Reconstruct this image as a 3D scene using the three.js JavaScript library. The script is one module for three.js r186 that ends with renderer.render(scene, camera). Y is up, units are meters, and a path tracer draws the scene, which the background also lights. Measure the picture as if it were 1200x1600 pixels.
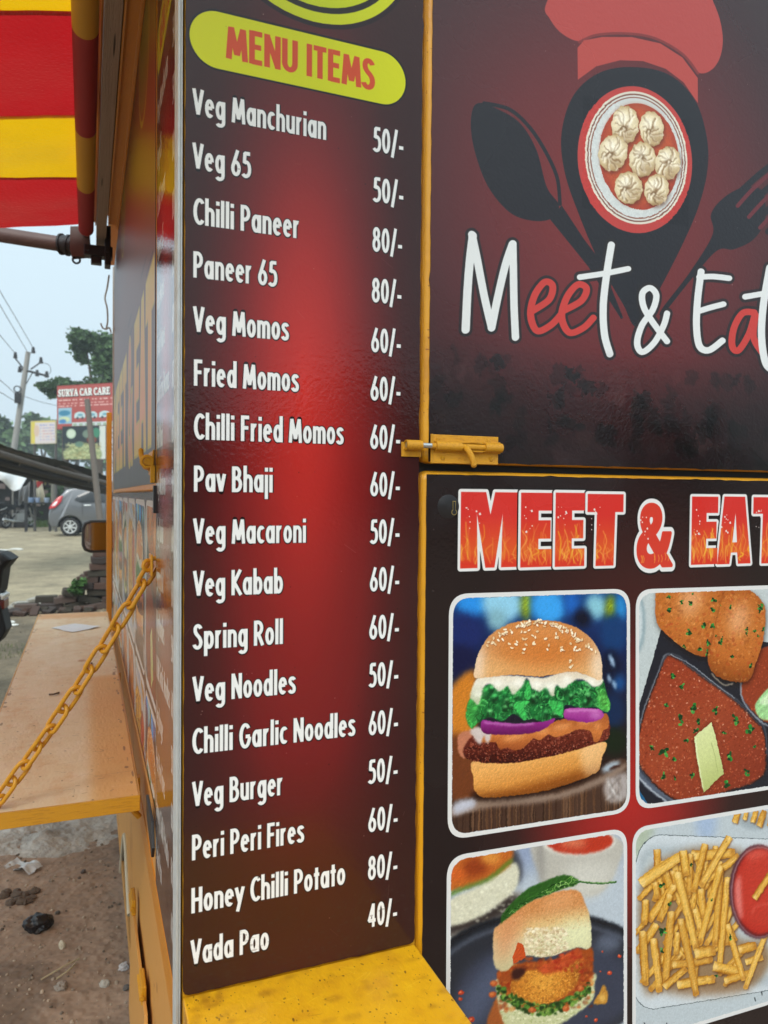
import * as THREE from 'three';
import { RoundedBoxGeometry } from 'three/addons/geometries/RoundedBoxGeometry.js';
import { mergeGeometries, toCreasedNormals } from 'three/addons/utils/BufferGeometryUtils.js';

// ---------------------------------------------------------------- camera, sky, sun, exposure
const scene = new THREE.Scene();
const FOCAL = 1172.17, YAW = 0.376917, PITCH = 0.0210800, ROLL = -0.0082267;      // surveyed from the photograph (1200 x 1600)
const EYE = new THREE.Vector3(-0.10113, 1.3, 0.9);
const camera = new THREE.PerspectiveCamera(2 * Math.atan(800 / FOCAL) * 180 / Math.PI, 0.75, 0.05, 900);
const FWD = new THREE.Vector3(Math.sin(YAW) * Math.cos(PITCH), -Math.sin(PITCH), -Math.cos(YAW) * Math.cos(PITCH));
const r0 = new THREE.Vector3(Math.cos(YAW), 0, Math.sin(YAW)), d0 = FWD.clone().cross(r0);
const RIGHT = r0.clone().multiplyScalar(Math.cos(ROLL)).addScaledVector(d0, Math.sin(ROLL));
const DOWN = r0.clone().multiplyScalar(-Math.sin(ROLL)).addScaledVector(d0, Math.cos(ROLL));
camera.position.copy(EYE);
camera.quaternion.setFromRotationMatrix(new THREE.Matrix4().makeBasis(RIGHT, DOWN.clone().negate(), FWD.clone().negate()));
camera.focus = 1.05; camera.userData.fStop = 9;

const SUN = new THREE.Vector3(-0.42, 0.80, 0.62).normalize();                      // behind the camera, behind thin cloud
{ // overcast sky: brighter overhead and round the veiled sun
  const W = 512, H = 256, d = new Float32Array(W * H * 4), v = new THREE.Vector3();
  for (let j = 0; j < H; j++) for (let i = 0; i < W; i++) {
    const up = ((j + .5) / H - .5) * Math.PI, az = ((i + .5) / W - .5) * 2 * Math.PI;
    v.set(Math.cos(az) * Math.cos(up), Math.sin(up), Math.sin(az) * Math.cos(up));
    const e = Math.max(0, v.y), c = Math.max(0, v.dot(SUN));
    const n = .5 + .5 * Math.sin(v.x * 5 + Math.sin(v.z * 7 + 1) * 1.3) * Math.sin(v.z * 4.3 + v.y * 6);
    let L = .80 + .42 * e + .9 * Math.pow(c, 3) + .9 * Math.pow(c, 14) + .05 * n * (1 - e);
    const k = Math.min(1, e * 1.6), q = Math.pow(c, 2);
    let r = .745 - .05 * k + .16 * q, g = .90 - .01 * k + .06 * q, b = 1.0 - .02 * q;
    if (v.y < 0) { const f = Math.min(1, -v.y * 8); L *= 1 - .5 * f; }
    const o = (j * W + i) * 4; d[o] = r * L; d[o + 1] = g * L; d[o + 2] = b * L; d[o + 3] = 1;
  }
  const t = new THREE.DataTexture(d, W, H, THREE.RGBAFormat, THREE.FloatType);
  t.mapping = THREE.EquirectangularReflectionMapping; t.magFilter = THREE.LinearFilter; t.needsUpdate = true;
  scene.background = t; scene.environment = t;
}
const sun = new THREE.DirectionalLight(new THREE.Color(1, .96, .9), 1.25);
sun.position.copy(SUN).multiplyScalar(40); sun.castShadow = true; sun.shadow.radius = 40; sun.shadow.mapSize.set(2048, 2048);
Object.assign(sun.shadow.camera, { left: -30, right: 30, top: 30, bottom: -30, near: 1, far: 120 });
scene.add(sun, sun.target);
const renderer = new THREE.WebGLRenderer({ antialias: true });
renderer.toneMapping = THREE.LinearToneMapping; renderer.toneMappingExposure = 1.1;
renderer.shadowMap.enabled = true;

// ---------------------------------------------------------------- helpers
let seedState = 12345;
const rnd = () => { seedState = (seedState + 0x6d2b79f5) | 0; let t = Math.imul(seedState ^ (seedState >>> 15), 1 | seedState); t = (t + Math.imul(t ^ (t >>> 7), 61 | t)) ^ t; return ((t ^ (t >>> 14)) >>> 0) / 4294967296; };
const rr = (a, b) => a + (b - a) * rnd();
const V = (x, y, z) => new THREE.Vector3(x, y, z);
const ray = (px, py) => RIGHT.clone().multiplyScalar((px - 600) / FOCAL).addScaledVector(DOWN, (py - 800) / FOCAL).add(FWD);
function on(px, py, axis, value) { const v = ray(px, py), t = (value - EYE[axis]) / v[axis]; return EYE.clone().addScaledVector(v, t); }   // photo pixel -> point on a plane
const ground = (px, py) => on(px, py, 'y', 0), front = (px, py) => on(px, py, 'z', 0);
const deep = (px, py, d) => EYE.clone().addScaledVector(ray(px, py), d);
const taken = new Map();
function numbered(n) { const k = taken.get(n) ?? 0; taken.set(n, k + 1); return k ? n + '_' + String(k).padStart(3, '0') : n; }
function tag(o, label, category, group, kind) {
  if (label) o.userData.label = label; if (category) o.userData.category = category;
  if (group) o.userData.group = group; if (kind) o.userData.kind = kind; return o;
}
function thing(name, label, category, pos = [0, 0, 0], turn = 0, group) {
  const o = new THREE.Group(); o.name = numbered(name); o.position.set(...pos); o.rotation.y = turn; scene.add(o);
  return tag(o, label, category, group);
}
function part(name, geo, mat, parent, label) {
  const g = Array.isArray(geo) ? mergeGeometries(geo.map((x) => { const y = x.index ? x.toNonIndexed() : x; for (const a of Object.keys(y.attributes)) if (!['position', 'normal', 'uv'].includes(a)) y.deleteAttribute(a); return y; })) : geo;
  const m = new THREE.Mesh(g, mat); m.name = name; m.castShadow = m.receiveShadow = true; parent.add(m);
  if (label) m.userData.label = label; return m;
}
function sub(name, parent, label) { const g = new THREE.Group(); g.name = name; parent.add(g); if (label) g.userData.label = label; return g; }
function solo(name, geo, mat, label, category, group) { const m = part(name, geo, mat, scene); m.name = numbered(name); return tag(m, label, category, group); }
function struct(name, geo, mat) { const m = part(name, geo, mat, scene); m.userData.kind = 'structure'; return m; }
const box = (x0, y0, z0, x1, y1, z1, r = 0) => {
  const w = Math.abs(x1 - x0), h = Math.abs(y1 - y0), d = Math.abs(z1 - z0);
  const g = r ? new RoundedBoxGeometry(w, h, d, 2, r) : new THREE.BoxGeometry(w, h, d);
  return g.translate((x0 + x1) / 2, (y0 + y1) / 2, (z0 + z1) / 2);
};
function bar(a, b, r, seg = 10, r2) { // tapered rod between two points
  const d = b.clone().sub(a), g = new THREE.CylinderGeometry(r2 ?? r, r, d.length(), seg, 1);
  g.applyQuaternion(new THREE.Quaternion().setFromUnitVectors(V(0, 1, 0), d.clone().normalize()));
  return g.translate((a.x + b.x) / 2, (a.y + b.y) / 2, (a.z + b.z) / 2);
}
const tube = (pts, r, n = 24, seg = 8, closed = false) => new THREE.TubeGeometry(new THREE.CatmullRomCurve3(pts, closed), n, r, seg, closed);
function extrude(pts, depth, bevel = 0, holes = []) {
  const s = new THREE.Shape(pts.map((p) => new THREE.Vector2(p[0], p[1])));
  for (const h of holes) s.holes.push(new THREE.Path(h.map((p) => new THREE.Vector2(p[0], p[1]))));
  return new THREE.ExtrudeGeometry(s, { depth, bevelEnabled: bevel > 0, bevelThickness: bevel, bevelSize: bevel, bevelSegments: 2, steps: 1, curveSegments: 12 });
}
// value noise
const hash = (x, y, s) => { let h = Math.imul(x, 374761393) ^ Math.imul(y, 668265263) ^ Math.imul(s, 1274126177); h = Math.imul(h ^ (h >>> 13), 1274126177); return ((h ^ (h >>> 16)) >>> 0) / 4294967296; };
function vnoise(x, y, s, per) {
  const xi = Math.floor(x), yi = Math.floor(y), fx = x - xi, fy = y - yi, u = fx * fx * (3 - 2 * fx), w = fy * fy * (3 - 2 * fy);
  const m = (k) => per ? ((k % per) + per) % per : k;
  const a = hash(m(xi), m(yi), s), b = hash(m(xi + 1), m(yi), s), c = hash(m(xi), m(yi + 1), s), d = hash(m(xi + 1), m(yi + 1), s);
  return (a + (b - a) * u) * (1 - w) + (c + (d - c) * u) * w;
}
function fbm(x, y, s, oct = 4, per) { let v = 0, a = .5, n = 0; for (let i = 0; i < oct; i++) { v += a * vnoise(x, y, s + i, per); n += a; a *= .5; x *= 2; y *= 2; if (per) per *= 2; } return v / n; }
function canvas(w, h) { const c = document.createElement('canvas'); c.width = Math.round(w); c.height = Math.round(h); return [c, c.getContext('2d')]; }
function ctex(c, srgb = true) { const t = new THREE.CanvasTexture(c); if (srgb) t.colorSpace = THREE.SRGBColorSpace; t.wrapS = t.wrapT = THREE.RepeatWrapping; t.anisotropy = 8; return t; }
function dtex(n, fn, srgb = false, chan = 1) { // square computed texture
  const d = new Uint8Array(n * n * 4);
  for (let y = 0; y < n; y++) for (let x = 0; x < n; x++) { const v = fn(x / n, y / n), o = (y * n + x) * 4; if (chan === 1) d[o] = d[o + 1] = d[o + 2] = Math.max(0, Math.min(255, v * 255)); else for (let c = 0; c < 3; c++) d[o + c] = Math.max(0, Math.min(255, v[c] * 255)); d[o + 3] = 255; }
  const t = new THREE.DataTexture(d, n, n); t.magFilter = THREE.LinearFilter; t.minFilter = THREE.LinearMipmapLinearFilter; t.wrapS = t.wrapT = THREE.RepeatWrapping; if (srgb) t.colorSpace = THREE.SRGBColorSpace; t.needsUpdate = true; return t;
}
const rep = (t, u, v) => { const c = t.clone(); c.repeat.set(u, v); c.needsUpdate = true; return c; };
const lin = (r, g, b) => new THREE.Color().setRGB(r, g, b);
const std = (c, roughness = .7, o = {}) => new THREE.MeshStandardMaterial({ color: c, roughness, ...o });

// shared texture maps
const peel = dtex(512, (u, v) => .8 * fbm(u * 44, v * 44, 3, 2, 44) + .2 * fbm(u * 16, v * 16, 9, 3, 16));
const smudge = dtex(512, (u, v) => { const n = fbm(u * 6, v * 6, 21, 5, 6), m = fbm(u * 3, v * 3, 33, 3, 3); return .085 + .12 * Math.max(0, n - .42) * 2 + .06 * m; });
const fine = dtex(512, (u, v) => fbm(u * 32, v * 32, 51, 4, 32));
const rust = dtex(512, (u, v) => { const n = fbm(u * 8, v * 8, 71, 5, 8), k = vnoise(u * 90, v * 90, 77, 90), a = Math.max(0, n - .56) * 2.2 + (k > .935 && n > .40 ? .9 : 0); return [1 - .45 * a, 1 - .6 * a, 1 - .55 * a]; }, false, 3);
// ---------------------------------------------------------------- print drawing
// A panel canvas lies on the plane z = 0 (or on the side plane) and is measured in metres: x0..x1, y0..y1.
function panel(x0, y0, x1, y1, scale) { const [c, g] = canvas((x1 - x0) * scale, (y1 - y0) * scale); return { c, g, x0, y0, x1, y1, s: scale, W: c.width, H: c.height, X: (x) => (x - x0) * scale, Y: (y) => (y1 - y) * scale }; }
// draw in the coordinates of an enlarged photo detail (offset ox, oy, enlargement k) laid on the panel round the point cx, cy of that detail
function detail(p, ox, oy, k, cx, cy, hw = 60, hh = 60) { // best affine fit over the window cx +- hw, cy +- hh
  let sx = 0, sy = 0, n = 0, xx = 0, yy = 0, ax = 0, ay = 0, bx = 0, by = 0;
  for (let i = -2; i <= 2; i++) for (let j = -2; j <= 2; j++) { const u = i / 2, v = j / 2, q = front(ox + (cx + u * hw) / k, oy + (cy + v * hh) / k), X = p.X(q.x), Y = p.Y(q.y); sx += X; sy += Y; n++; xx += u * u; yy += v * v; ax += u * X; ay += u * Y; bx += v * X; by += v * Y; }
  ax /= xx * hw; ay /= xx * hw; bx /= yy * hh; by /= yy * hh; const X0 = sx / n, Y0 = sy / n;
  p.g.setTransform(ax, ay, bx, by, X0 - ax * cx - bx * cy, Y0 - ay * cx - by * cy);
}
function roughen(g, x0, y0, w, h, amp, cell, grain, seed, relief = 0) { // print of a real photograph: irregular edges, fine texture, grain
  x0 |= 0; y0 |= 0; w |= 0; h |= 0; const src = g.getImageData(x0, y0, w, h), out = g.createImageData(w, h), S = src.data, D = out.data;
  for (let y = 0; y < h; y++) for (let x = 0; x < w; x++) {
    const a = amp * (vnoise(x / cell, y / cell, seed) + .6 * vnoise(x / cell * 2.3, y / cell * 2.3, seed + 1) - .8) * 2, b = amp * (vnoise(x / cell + 50, y / cell, seed + 2) + .6 * vnoise(x / cell * 2.3, y / cell * 2.3 + 50, seed + 3) - .8) * 2;
    const sx = Math.max(0, Math.min(w - 1, Math.round(x + a))), sy = Math.max(0, Math.min(h - 1, Math.round(y + b))), o = (y * w + x) * 4, q = (sy * w + sx) * 4;
    const m = 1 + grain * ((vnoise(x / 1.8, y / 1.8, seed + 5) - .5) * 1.0 + (vnoise(x / 5, y / 5, seed + 6) - .5) * .9), hi = Math.max(0, vnoise(x / 4, y / 4, seed + 8) - .84) * grain * 420;
    const R = S[q], G = S[q + 1], Bl = S[q + 2], warm = R > Bl + 24 && R >= G, leafy = G > R + 14 && G > Bl + 10; let e = 0, gl = 0;
    if (relief && (warm || leafy)) { // crumb, crust and leaf relief as a camera would have caught it, lit from the upper left
      const H = (u, w) => leafy ? vnoise(u / 13, w / 11, seed + 11) + .5 * vnoise(u / 5, w / 5, seed + 12) : .9 * vnoise(u / 8, w / 7, seed + 13) + .7 * vnoise(u / 3.4, w / 3.4, seed + 14), sat = (Math.max(R, G, Bl) - Math.min(R, G, Bl)) / 255;
      e = (H(x, y) - H(x - 1.6, y - 1.8)) * (leafy ? 1.0 : .15) * Math.min(1, sat * 1.7) * relief; gl = Math.max(0, e - (leafy ? .26 : .075)) * (leafy ? 230 : 420);
    }
    for (let c = 0; c < 3; c++) { let v = S[q + c] * (1 + e) + gl; v = v * m + hi * (v / 255); if (grain > .05) v = 128 + (v - 128) * 1.08; D[o + c] = Math.max(0, Math.min(255, v)); } D[o + 3] = 255;
  }
  g.putImageData(out, x0, y0);
}
const plain = (p) => { p.g.setTransform(1, 0, 0, 1, 0, 0); p.g.filter = 'none'; p.g.globalAlpha = 1; };
function curve(g, pts, close = true) { // smooth path through a list x, y, x, y ...
  const n = pts.length / 2, P = (i) => { const k = close ? ((i % n) + n) % n : Math.max(0, Math.min(n - 1, i)); return [pts[k * 2], pts[k * 2 + 1]]; };
  g.beginPath(); g.moveTo(...P(0));
  for (let i = 0; i < (close ? n : n - 1); i++) {
    const a = P(i - 1), b = P(i), c = P(i + 1), d = P(i + 2);
    g.bezierCurveTo(b[0] + (c[0] - a[0]) / 6, b[1] + (c[1] - a[1]) / 6, c[0] - (d[0] - b[0]) / 6, c[1] - (d[1] - b[1]) / 6, c[0], c[1]);
  }
  if (close) g.closePath();
}
function poly(g, pts) { g.beginPath(); for (let i = 0; i < pts.length; i += 2) g[i ? 'lineTo' : 'moveTo'](pts[i], pts[i + 1]); g.closePath(); }
function soft(g, pts, pad, blur, fn) { // draw fn blurred, clipped to the neighbourhood of its points so that it stays quick
  if (!blur) { fn(); return; }
  let a = 1e9, b = 1e9, c = -1e9, d = -1e9; for (let i = 0; i < pts.length; i += 2) { a = Math.min(a, pts[i]); c = Math.max(c, pts[i]); b = Math.min(b, pts[i + 1]); d = Math.max(d, pts[i + 1]); }
  const e = pad + blur * 9, m = Math.max(c - a, d - b) * .15; g.save(); g.beginPath(); g.rect(a - e - m, b - e - m, c - a + 2 * (e + m), d - b + 2 * (e + m)); g.clip(); g.filter = `blur(${blur}px)`; fn(); g.filter = 'none'; g.restore();
}
function blob(g, pts, fill, blur = 0) { soft(g, pts, 0, blur, () => { curve(g, pts); g.fillStyle = fill; g.fill(); }); }
function disc(g, x, y, rx, ry, fill, blur = 0, turn = 0) { const r = Math.max(rx, ry); soft(g, [x - r, y - r, x + r, y + r], 0, blur, () => { g.beginPath(); g.ellipse(x, y, rx, ry, turn, 0, 7); g.fillStyle = fill; g.fill(); }); }
function rline(g, pts, w, color, blur = 0) { soft(g, pts, w, blur, () => { curve(g, pts, false); g.lineWidth = w; g.strokeStyle = color; g.lineCap = g.lineJoin = 'round'; g.stroke(); }); }
const rgba = (r, g, b, a = 1) => `rgba(${r | 0},${g | 0},${b | 0},${a})`;
function grad(g, kind, args, stops) { const q = kind === 'r' ? g.createRadialGradient(...args) : g.createLinearGradient(...args); for (const [t, c] of stops) q.addColorStop(t, c); return q; }

// condensed geometric capitals and lower case as pen strokes; cap height 1, pen .145, x is stretched when drawn
const B = (x) => `E ${x} .35 .12 .28 0 360`, GL = {
  a: [.40, `${B(.19)} M .33 0 L .33 .7`], b: [.40, `M .07 0 L .07 1.04 ${B(.21)}`], c: [.33, 'E .19 .35 .12 .28 48 312'], d: [.40, `${B(.19)} M .33 0 L .33 1.04`],
  e: [.38, 'M .08 .37 L .30 .37 E .19 .35 .12 .28 4 312'], g: [.40, `${B(.19)} M .33 .7 L .33 -.08 e .19 -.08 .14 .14 0 -150`], h: [.38, 'M .07 0 L .07 1.04 M .07 .40 e .19 .46 .12 .17 180 0 L .31 0'],
  i: [.14, 'M .07 0 L .07 .7 M .07 .82 L .07 .98'], j: [.14, 'M .07 .7 L .07 -.27 M .07 .82 L .07 .98'], l: [.14, 'M .07 0 L .07 1.04'],
  m: [.56, 'M .07 0 L .07 .7 M .07 .42 e .175 .47 .105 .16 180 0 L .28 0 M .28 .42 e .385 .47 .105 .16 180 0 L .49 0'], n: [.38, 'M .07 0 L .07 .7 M .07 .40 e .19 .46 .12 .17 180 0 L .31 0'],
  o: [.38, B(.19)], p: [.40, `M .07 .7 L .07 -.27 ${B(.21)}`], r: [.27, 'M .07 0 L .07 .7 M .07 .38 e .21 .42 .14 .21 180 80'], s: [.33, 'M .275 .55 C .22 .67 .07 .65 .075 .51 C .08 .36 .265 .37 .265 .2 C .265 .03 .1 .03 .045 .15'],
  t: [.25, 'M .125 0 L .125 .92 M 0 .63 L .25 .63'], u: [.38, 'M .07 .7 L .07 .24 e .19 .24 .12 .17 180 360 M .31 .7 L .31 0'], v: [.35, 'M .04 .7 L .175 .03 L .31 .7'], y: [.37, 'M .04 .7 L .19 .08 M .335 .7 L .10 -.27'],
  V: [.44, 'M .05 1 L .22 .05 L .39 1'], M: [.56, 'M .06 0 L .12 .95 L .28 .16 L .44 .95 L .50 0'], N: [.44, 'M .07 0 L .07 1 M .07 .96 L .37 .04 M .37 0 L .37 1'], C: [.41, 'E .25 .5 .18 .43 46 314'],
  G: [.48, 'E .25 .5 .18 .43 42 352 M .26 .47 L .45 .47'], P: [.40, 'M .07 0 L .07 1 M .07 .93 L .17 .93 e .17 .69 .16 .24 90 -90 L .07 .45'], F: [.35, 'M .07 0 L .07 1 M .07 .93 L .34 .93 M .07 .52 L .31 .52'],
  B: [.42, 'M .07 0 L .07 1 M .07 .93 L .17 .93 e .17 .735 .14 .195 90 -90 L .07 .54 L .19 .54 e .19 .305 .16 .235 90 -90 L .07 .07'], K: [.43, 'M .07 0 L .07 1 M .38 1 L .12 .5 L .41 0'],
  S: [.38, 'M .30 .80 C .24 .97 .07 .95 .075 .75 C .08 .52 .305 .53 .305 .27 C .305 .02 .08 .01 .035 .2'], R: [.43, 'M .07 0 L .07 1 M .07 .93 L .17 .93 e .17 .70 .16 .23 90 -90 L .07 .47 M .19 .47 L .38 0'],
  H: [.44, 'M .07 0 L .07 1 M .37 0 L .37 1 M .07 .52 L .37 .52'], E: [.36, 'M .07 0 L .07 1 M .07 .93 L .35 .93 M .07 .52 L .32 .52 M .07 .07 L .35 .07'], U: [.43, 'M .07 1 L .07 .27 e .215 .27 .145 .2 180 360 L .36 1'],
  I: [.14, 'M .07 0 L .07 1'], T: [.37, 'M .185 0 L .185 .95 M .0 .93 L .37 .93'], O: [.46, 'E .23 .5 .16 .43 0 360'], A: [.44, 'M .05 0 L .22 .95 L .39 0 M .11 .3 L .33 .3'], Y: [.42, 'M .04 1 L .21 .5 L .38 1 M .21 .52 L .21 0'], D: [.44, 'M .07 0 L .07 1 M .07 .93 L .14 .93 e .14 .5 .23 .43 90 -90 L .07 .07'],
  0: [.41, 'E .205 .5 .135 .43 0 360'], 5: [.38, 'M .35 .93 L .12 .93 L .10 .55 C .2 .66 .325 .58 .325 .32 C .325 .02 .12 .0 .035 .13'], 6: [.41, 'E .205 .3 .135 .23 0 360 M .28 1 L .095 .42'],
  8: [.41, 'E .205 .74 .115 .19 0 360 E .205 .3 .135 .23 0 360'], 4: [.42, 'M .28 0 L .28 .98 L .05 .28 L .41 .28'], '/': [.3, 'M .05 -.12 L .26 1.05'], '-': [.27, 'M .03 .34 L .25 .34'], ' ': [.16, ''],
};
const GAP = .055;
const width = (t) => [...t].reduce((w, ch) => w + GL[ch][0] + GAP, -GAP);
function strokeText(g, t, x, y, cap, sx, pen, fills) { // fills: [[pen factor, colour, dx, dy], ...]
  for (const [f, col, dx, dy] of fills) {
    g.save(); g.translate(x + dx * cap, y + dy * cap); g.scale(cap * sx, -cap); g.lineWidth = pen * f; g.strokeStyle = col; g.lineCap = 'butt'; g.lineJoin = f > 1 ? 'round' : 'bevel';
    let ox = 0;
    for (const ch of t) {
      const [w, ops] = GL[ch], k = ops.split(' '); let i = 0; const N = () => +k[++i];
      g.beginPath();
      for (; i < k.length; i++) {
        if (k[i] === 'M') g.moveTo(ox + N(), N()); else if (k[i] === 'L') g.lineTo(ox + N(), N());
        else if (k[i] === 'C') g.bezierCurveTo(ox + N(), N(), ox + N(), N(), ox + N(), N());
        else if (k[i] === 'E' || k[i] === 'e') { const keep = k[i] === 'e', a = [ox + N(), N(), N(), N(), N(), N()], r = Math.PI / 180; if (!keep) g.moveTo(a[0] + a[2] * Math.cos(a[4] * r), a[1] + a[3] * Math.sin(a[4] * r)); g.ellipse(a[0], a[1], a[2], a[3], 0, a[4] * r, (a[5] === 360 && a[4] === 0 ? 360.01 : a[5]) * r, a[5] < a[4]); if (!keep && a[5] === 360) g.closePath(); }
      }
      if (f > 1) { g.lineWidth = pen * f; }
      g.stroke(); ox += w + GAP;
    }
    g.restore();
  }
}
function speckle(p, n, col, smax = 1.6) { plain(p); for (let i = 0; i < n; i++) { p.g.fillStyle = col; p.g.globalAlpha = rr(.15, .7); p.g.beginPath(); p.g.ellipse(rnd() * p.W, rnd() * p.H, rr(.4, smax), rr(.4, smax), 0, 0, 7); p.g.fill(); } p.g.globalAlpha = 1; }

// ---- menu board
const MENU = [['Veg Manchurian', 301, 179.3, 510], ['Veg 65', 301, 264, 392], ['Chilli Paneer', 302, 350, 468], ['Paneer 65', 302, 433.5, 433], ['Veg Momos', 302, 519.5, 451.5], ['Fried Momos', 303, 602.5, 467], ['Chilli Fried Momos', 303, 686.5, 537], ['Pav Bhaji', 303, 768.3, 426], ['Veg Macaroni', 302, 850.8, 478], ['Veg Kabab', 302, 932.8, 442], ['Spring Roll', 302, 1015.5, 442], ['Veg Noodles', 301, 1098, 462], ['Chilli Garlic Noodles', 300.5, 1179, 555], ['Veg Burger', 300.5, 1262, 442], ['Peri Peri Fires', 300, 1344.8, 475], ['Honey Chilli Potato', 299, 1427.8, 539], ['Vada Pao', 298, 1509.5, 420]];
const PRICE = [['50/-', 583, 236, 631], ['50/-', 583, 314.5, 631], ['80/-', 582, 392.5, 629], ['80/-', 581, 472, 628], ['60/-', 580, 550, 627], ['60/-', 579, 625.5, 626.5], ['60/-', 578.5, 701.5, 626], ['60/-', 578.5, 775.5, 625.5], ['50/-', 578.5, 849.5, 625], ['60/-', 578, 924.5, 624.5], ['60/-', 577, 999.5, 624], ['50/-', 576.5, 1074, 623], ['60/-', 576, 1149.5, 622.5], ['50/-', 575.5, 1225, 622], ['60/-', 575.5, 1301, 622], ['80/-', 575, 1376, 621.5], ['40/-', 575, 1450, 621]];
function drawMenu() {
  const p = panel(.004, .70, .3045, 2.06, 1500), g = p.g;
  g.fillStyle = '#331b1a'; g.fillRect(0, 0, p.W, p.H);
  const c = front(480, 620), glow = (cx, cy, rx, ry, stops) => { g.save(); g.translate(p.X(cx), p.Y(cy)); g.scale(rx * p.s, ry * p.s); g.fillStyle = grad(g, 'r', [0, 0, 0, 0, 0, 1], stops); g.fillRect(-9, -9, 18, 18); g.restore(); };
  glow(c.x - .002, c.y - .13, .175, .84, [[0, 'rgba(132,30,29,1)'], [.45, 'rgba(112,28,28,.9)'], [.75, 'rgba(84,26,27,.45)'], [1, 'rgba(60,24,26,0)']]);
  glow(c.x - .004, c.y + .01, .134, .54, [[0, 'rgba(200,48,41,.94)'], [.3, 'rgba(180,43,38,.76)'], [.65, 'rgba(142,34,33,.32)'], [1, 'rgba(116,28,29,0)']]);
  glow(.12, .78, .3, .2, [[0, 'rgba(62,30,16,.8)'], [1, 'rgba(62,30,16,0)']]);
  // oval badge, lower rim in view
  const o = front(520, 40), oy = o.y + .115;
  for (const [k, col] of [[1.045, '#241316'], [1, '#c6ce0e'], [.90, '#241d14'], [.845, '#c0cc0a']]) { g.fillStyle = col; g.beginPath(); g.ellipse(p.X(.157), p.Y(oy), .128 * k * p.s, (.116 - .128 * (1 - k)) * p.s, 0, 0, 7); g.fill(); }
  // title lozenge
  const a = front(296, 68), b = front(634, 116), h = .066, cy = (a.y + b.y) / 2;
  for (const [e, col] of [[.0022, '#150d0e'], [0, '#cfd200']]) { g.fillStyle = col; g.beginPath(); g.roundRect(p.X(a.x - e), p.Y(cy + h / 2 + e), (b.x - a.x + 2 * e) * p.s, (h + 2 * e) * p.s, (h / 2 + e) * p.s); g.fill(); }
  const t0 = front(354, 80), t1 = front(586, 114);
  strokeText(g, 'MENU ITEMS', p.X(t0.x), p.Y(cy - .0185), .039 * p.s, (t1.x - t0.x) / .039 / width('MENU ITEMS'), .158, [[1, '#cc4a22', 0, 0]]);
  for (const [list, cap] of [[MENU, .0307], [PRICE, .0312]]) for (const [t, px, py, pe] of list) {
    const q = front(px, py), e = front(pe, py);
    strokeText(g, t, p.X(q.x), p.Y(q.y), cap * p.s, (e.x - q.x) / cap / width(t), .152, [[1.45, '#120a0b', .006, .008], [1, '#e8e8e6', 0, 0]]);
  }
  plain(p); for (let i = 0; i < 26; i++) rline(g, [rnd() * p.W, rnd() * p.H, 0, 0].map((v, k, a) => k < 2 ? v : a[k - 2] + rr(-26, 26)), rr(.5, 1.1), rgba(200, 180, 170, rr(.06, .22)));
  speckle(p, 60, '#c9b9a8', 1.1); speckle(p, 60, '#120a0a', 1.4);
  // worn foot of the sheet
  for (let i = 0; i < 500; i++) { g.fillStyle = rgba(60, 48, 40, rr(.05, .3)); const x = rnd() * p.W, y = p.H - Math.pow(rnd(), 2.4) * 130; g.beginPath(); g.ellipse(x, y, rr(1, 6), rr(1, 3), 0, 0, 7); g.fill(); }
  return p;
}
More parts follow.
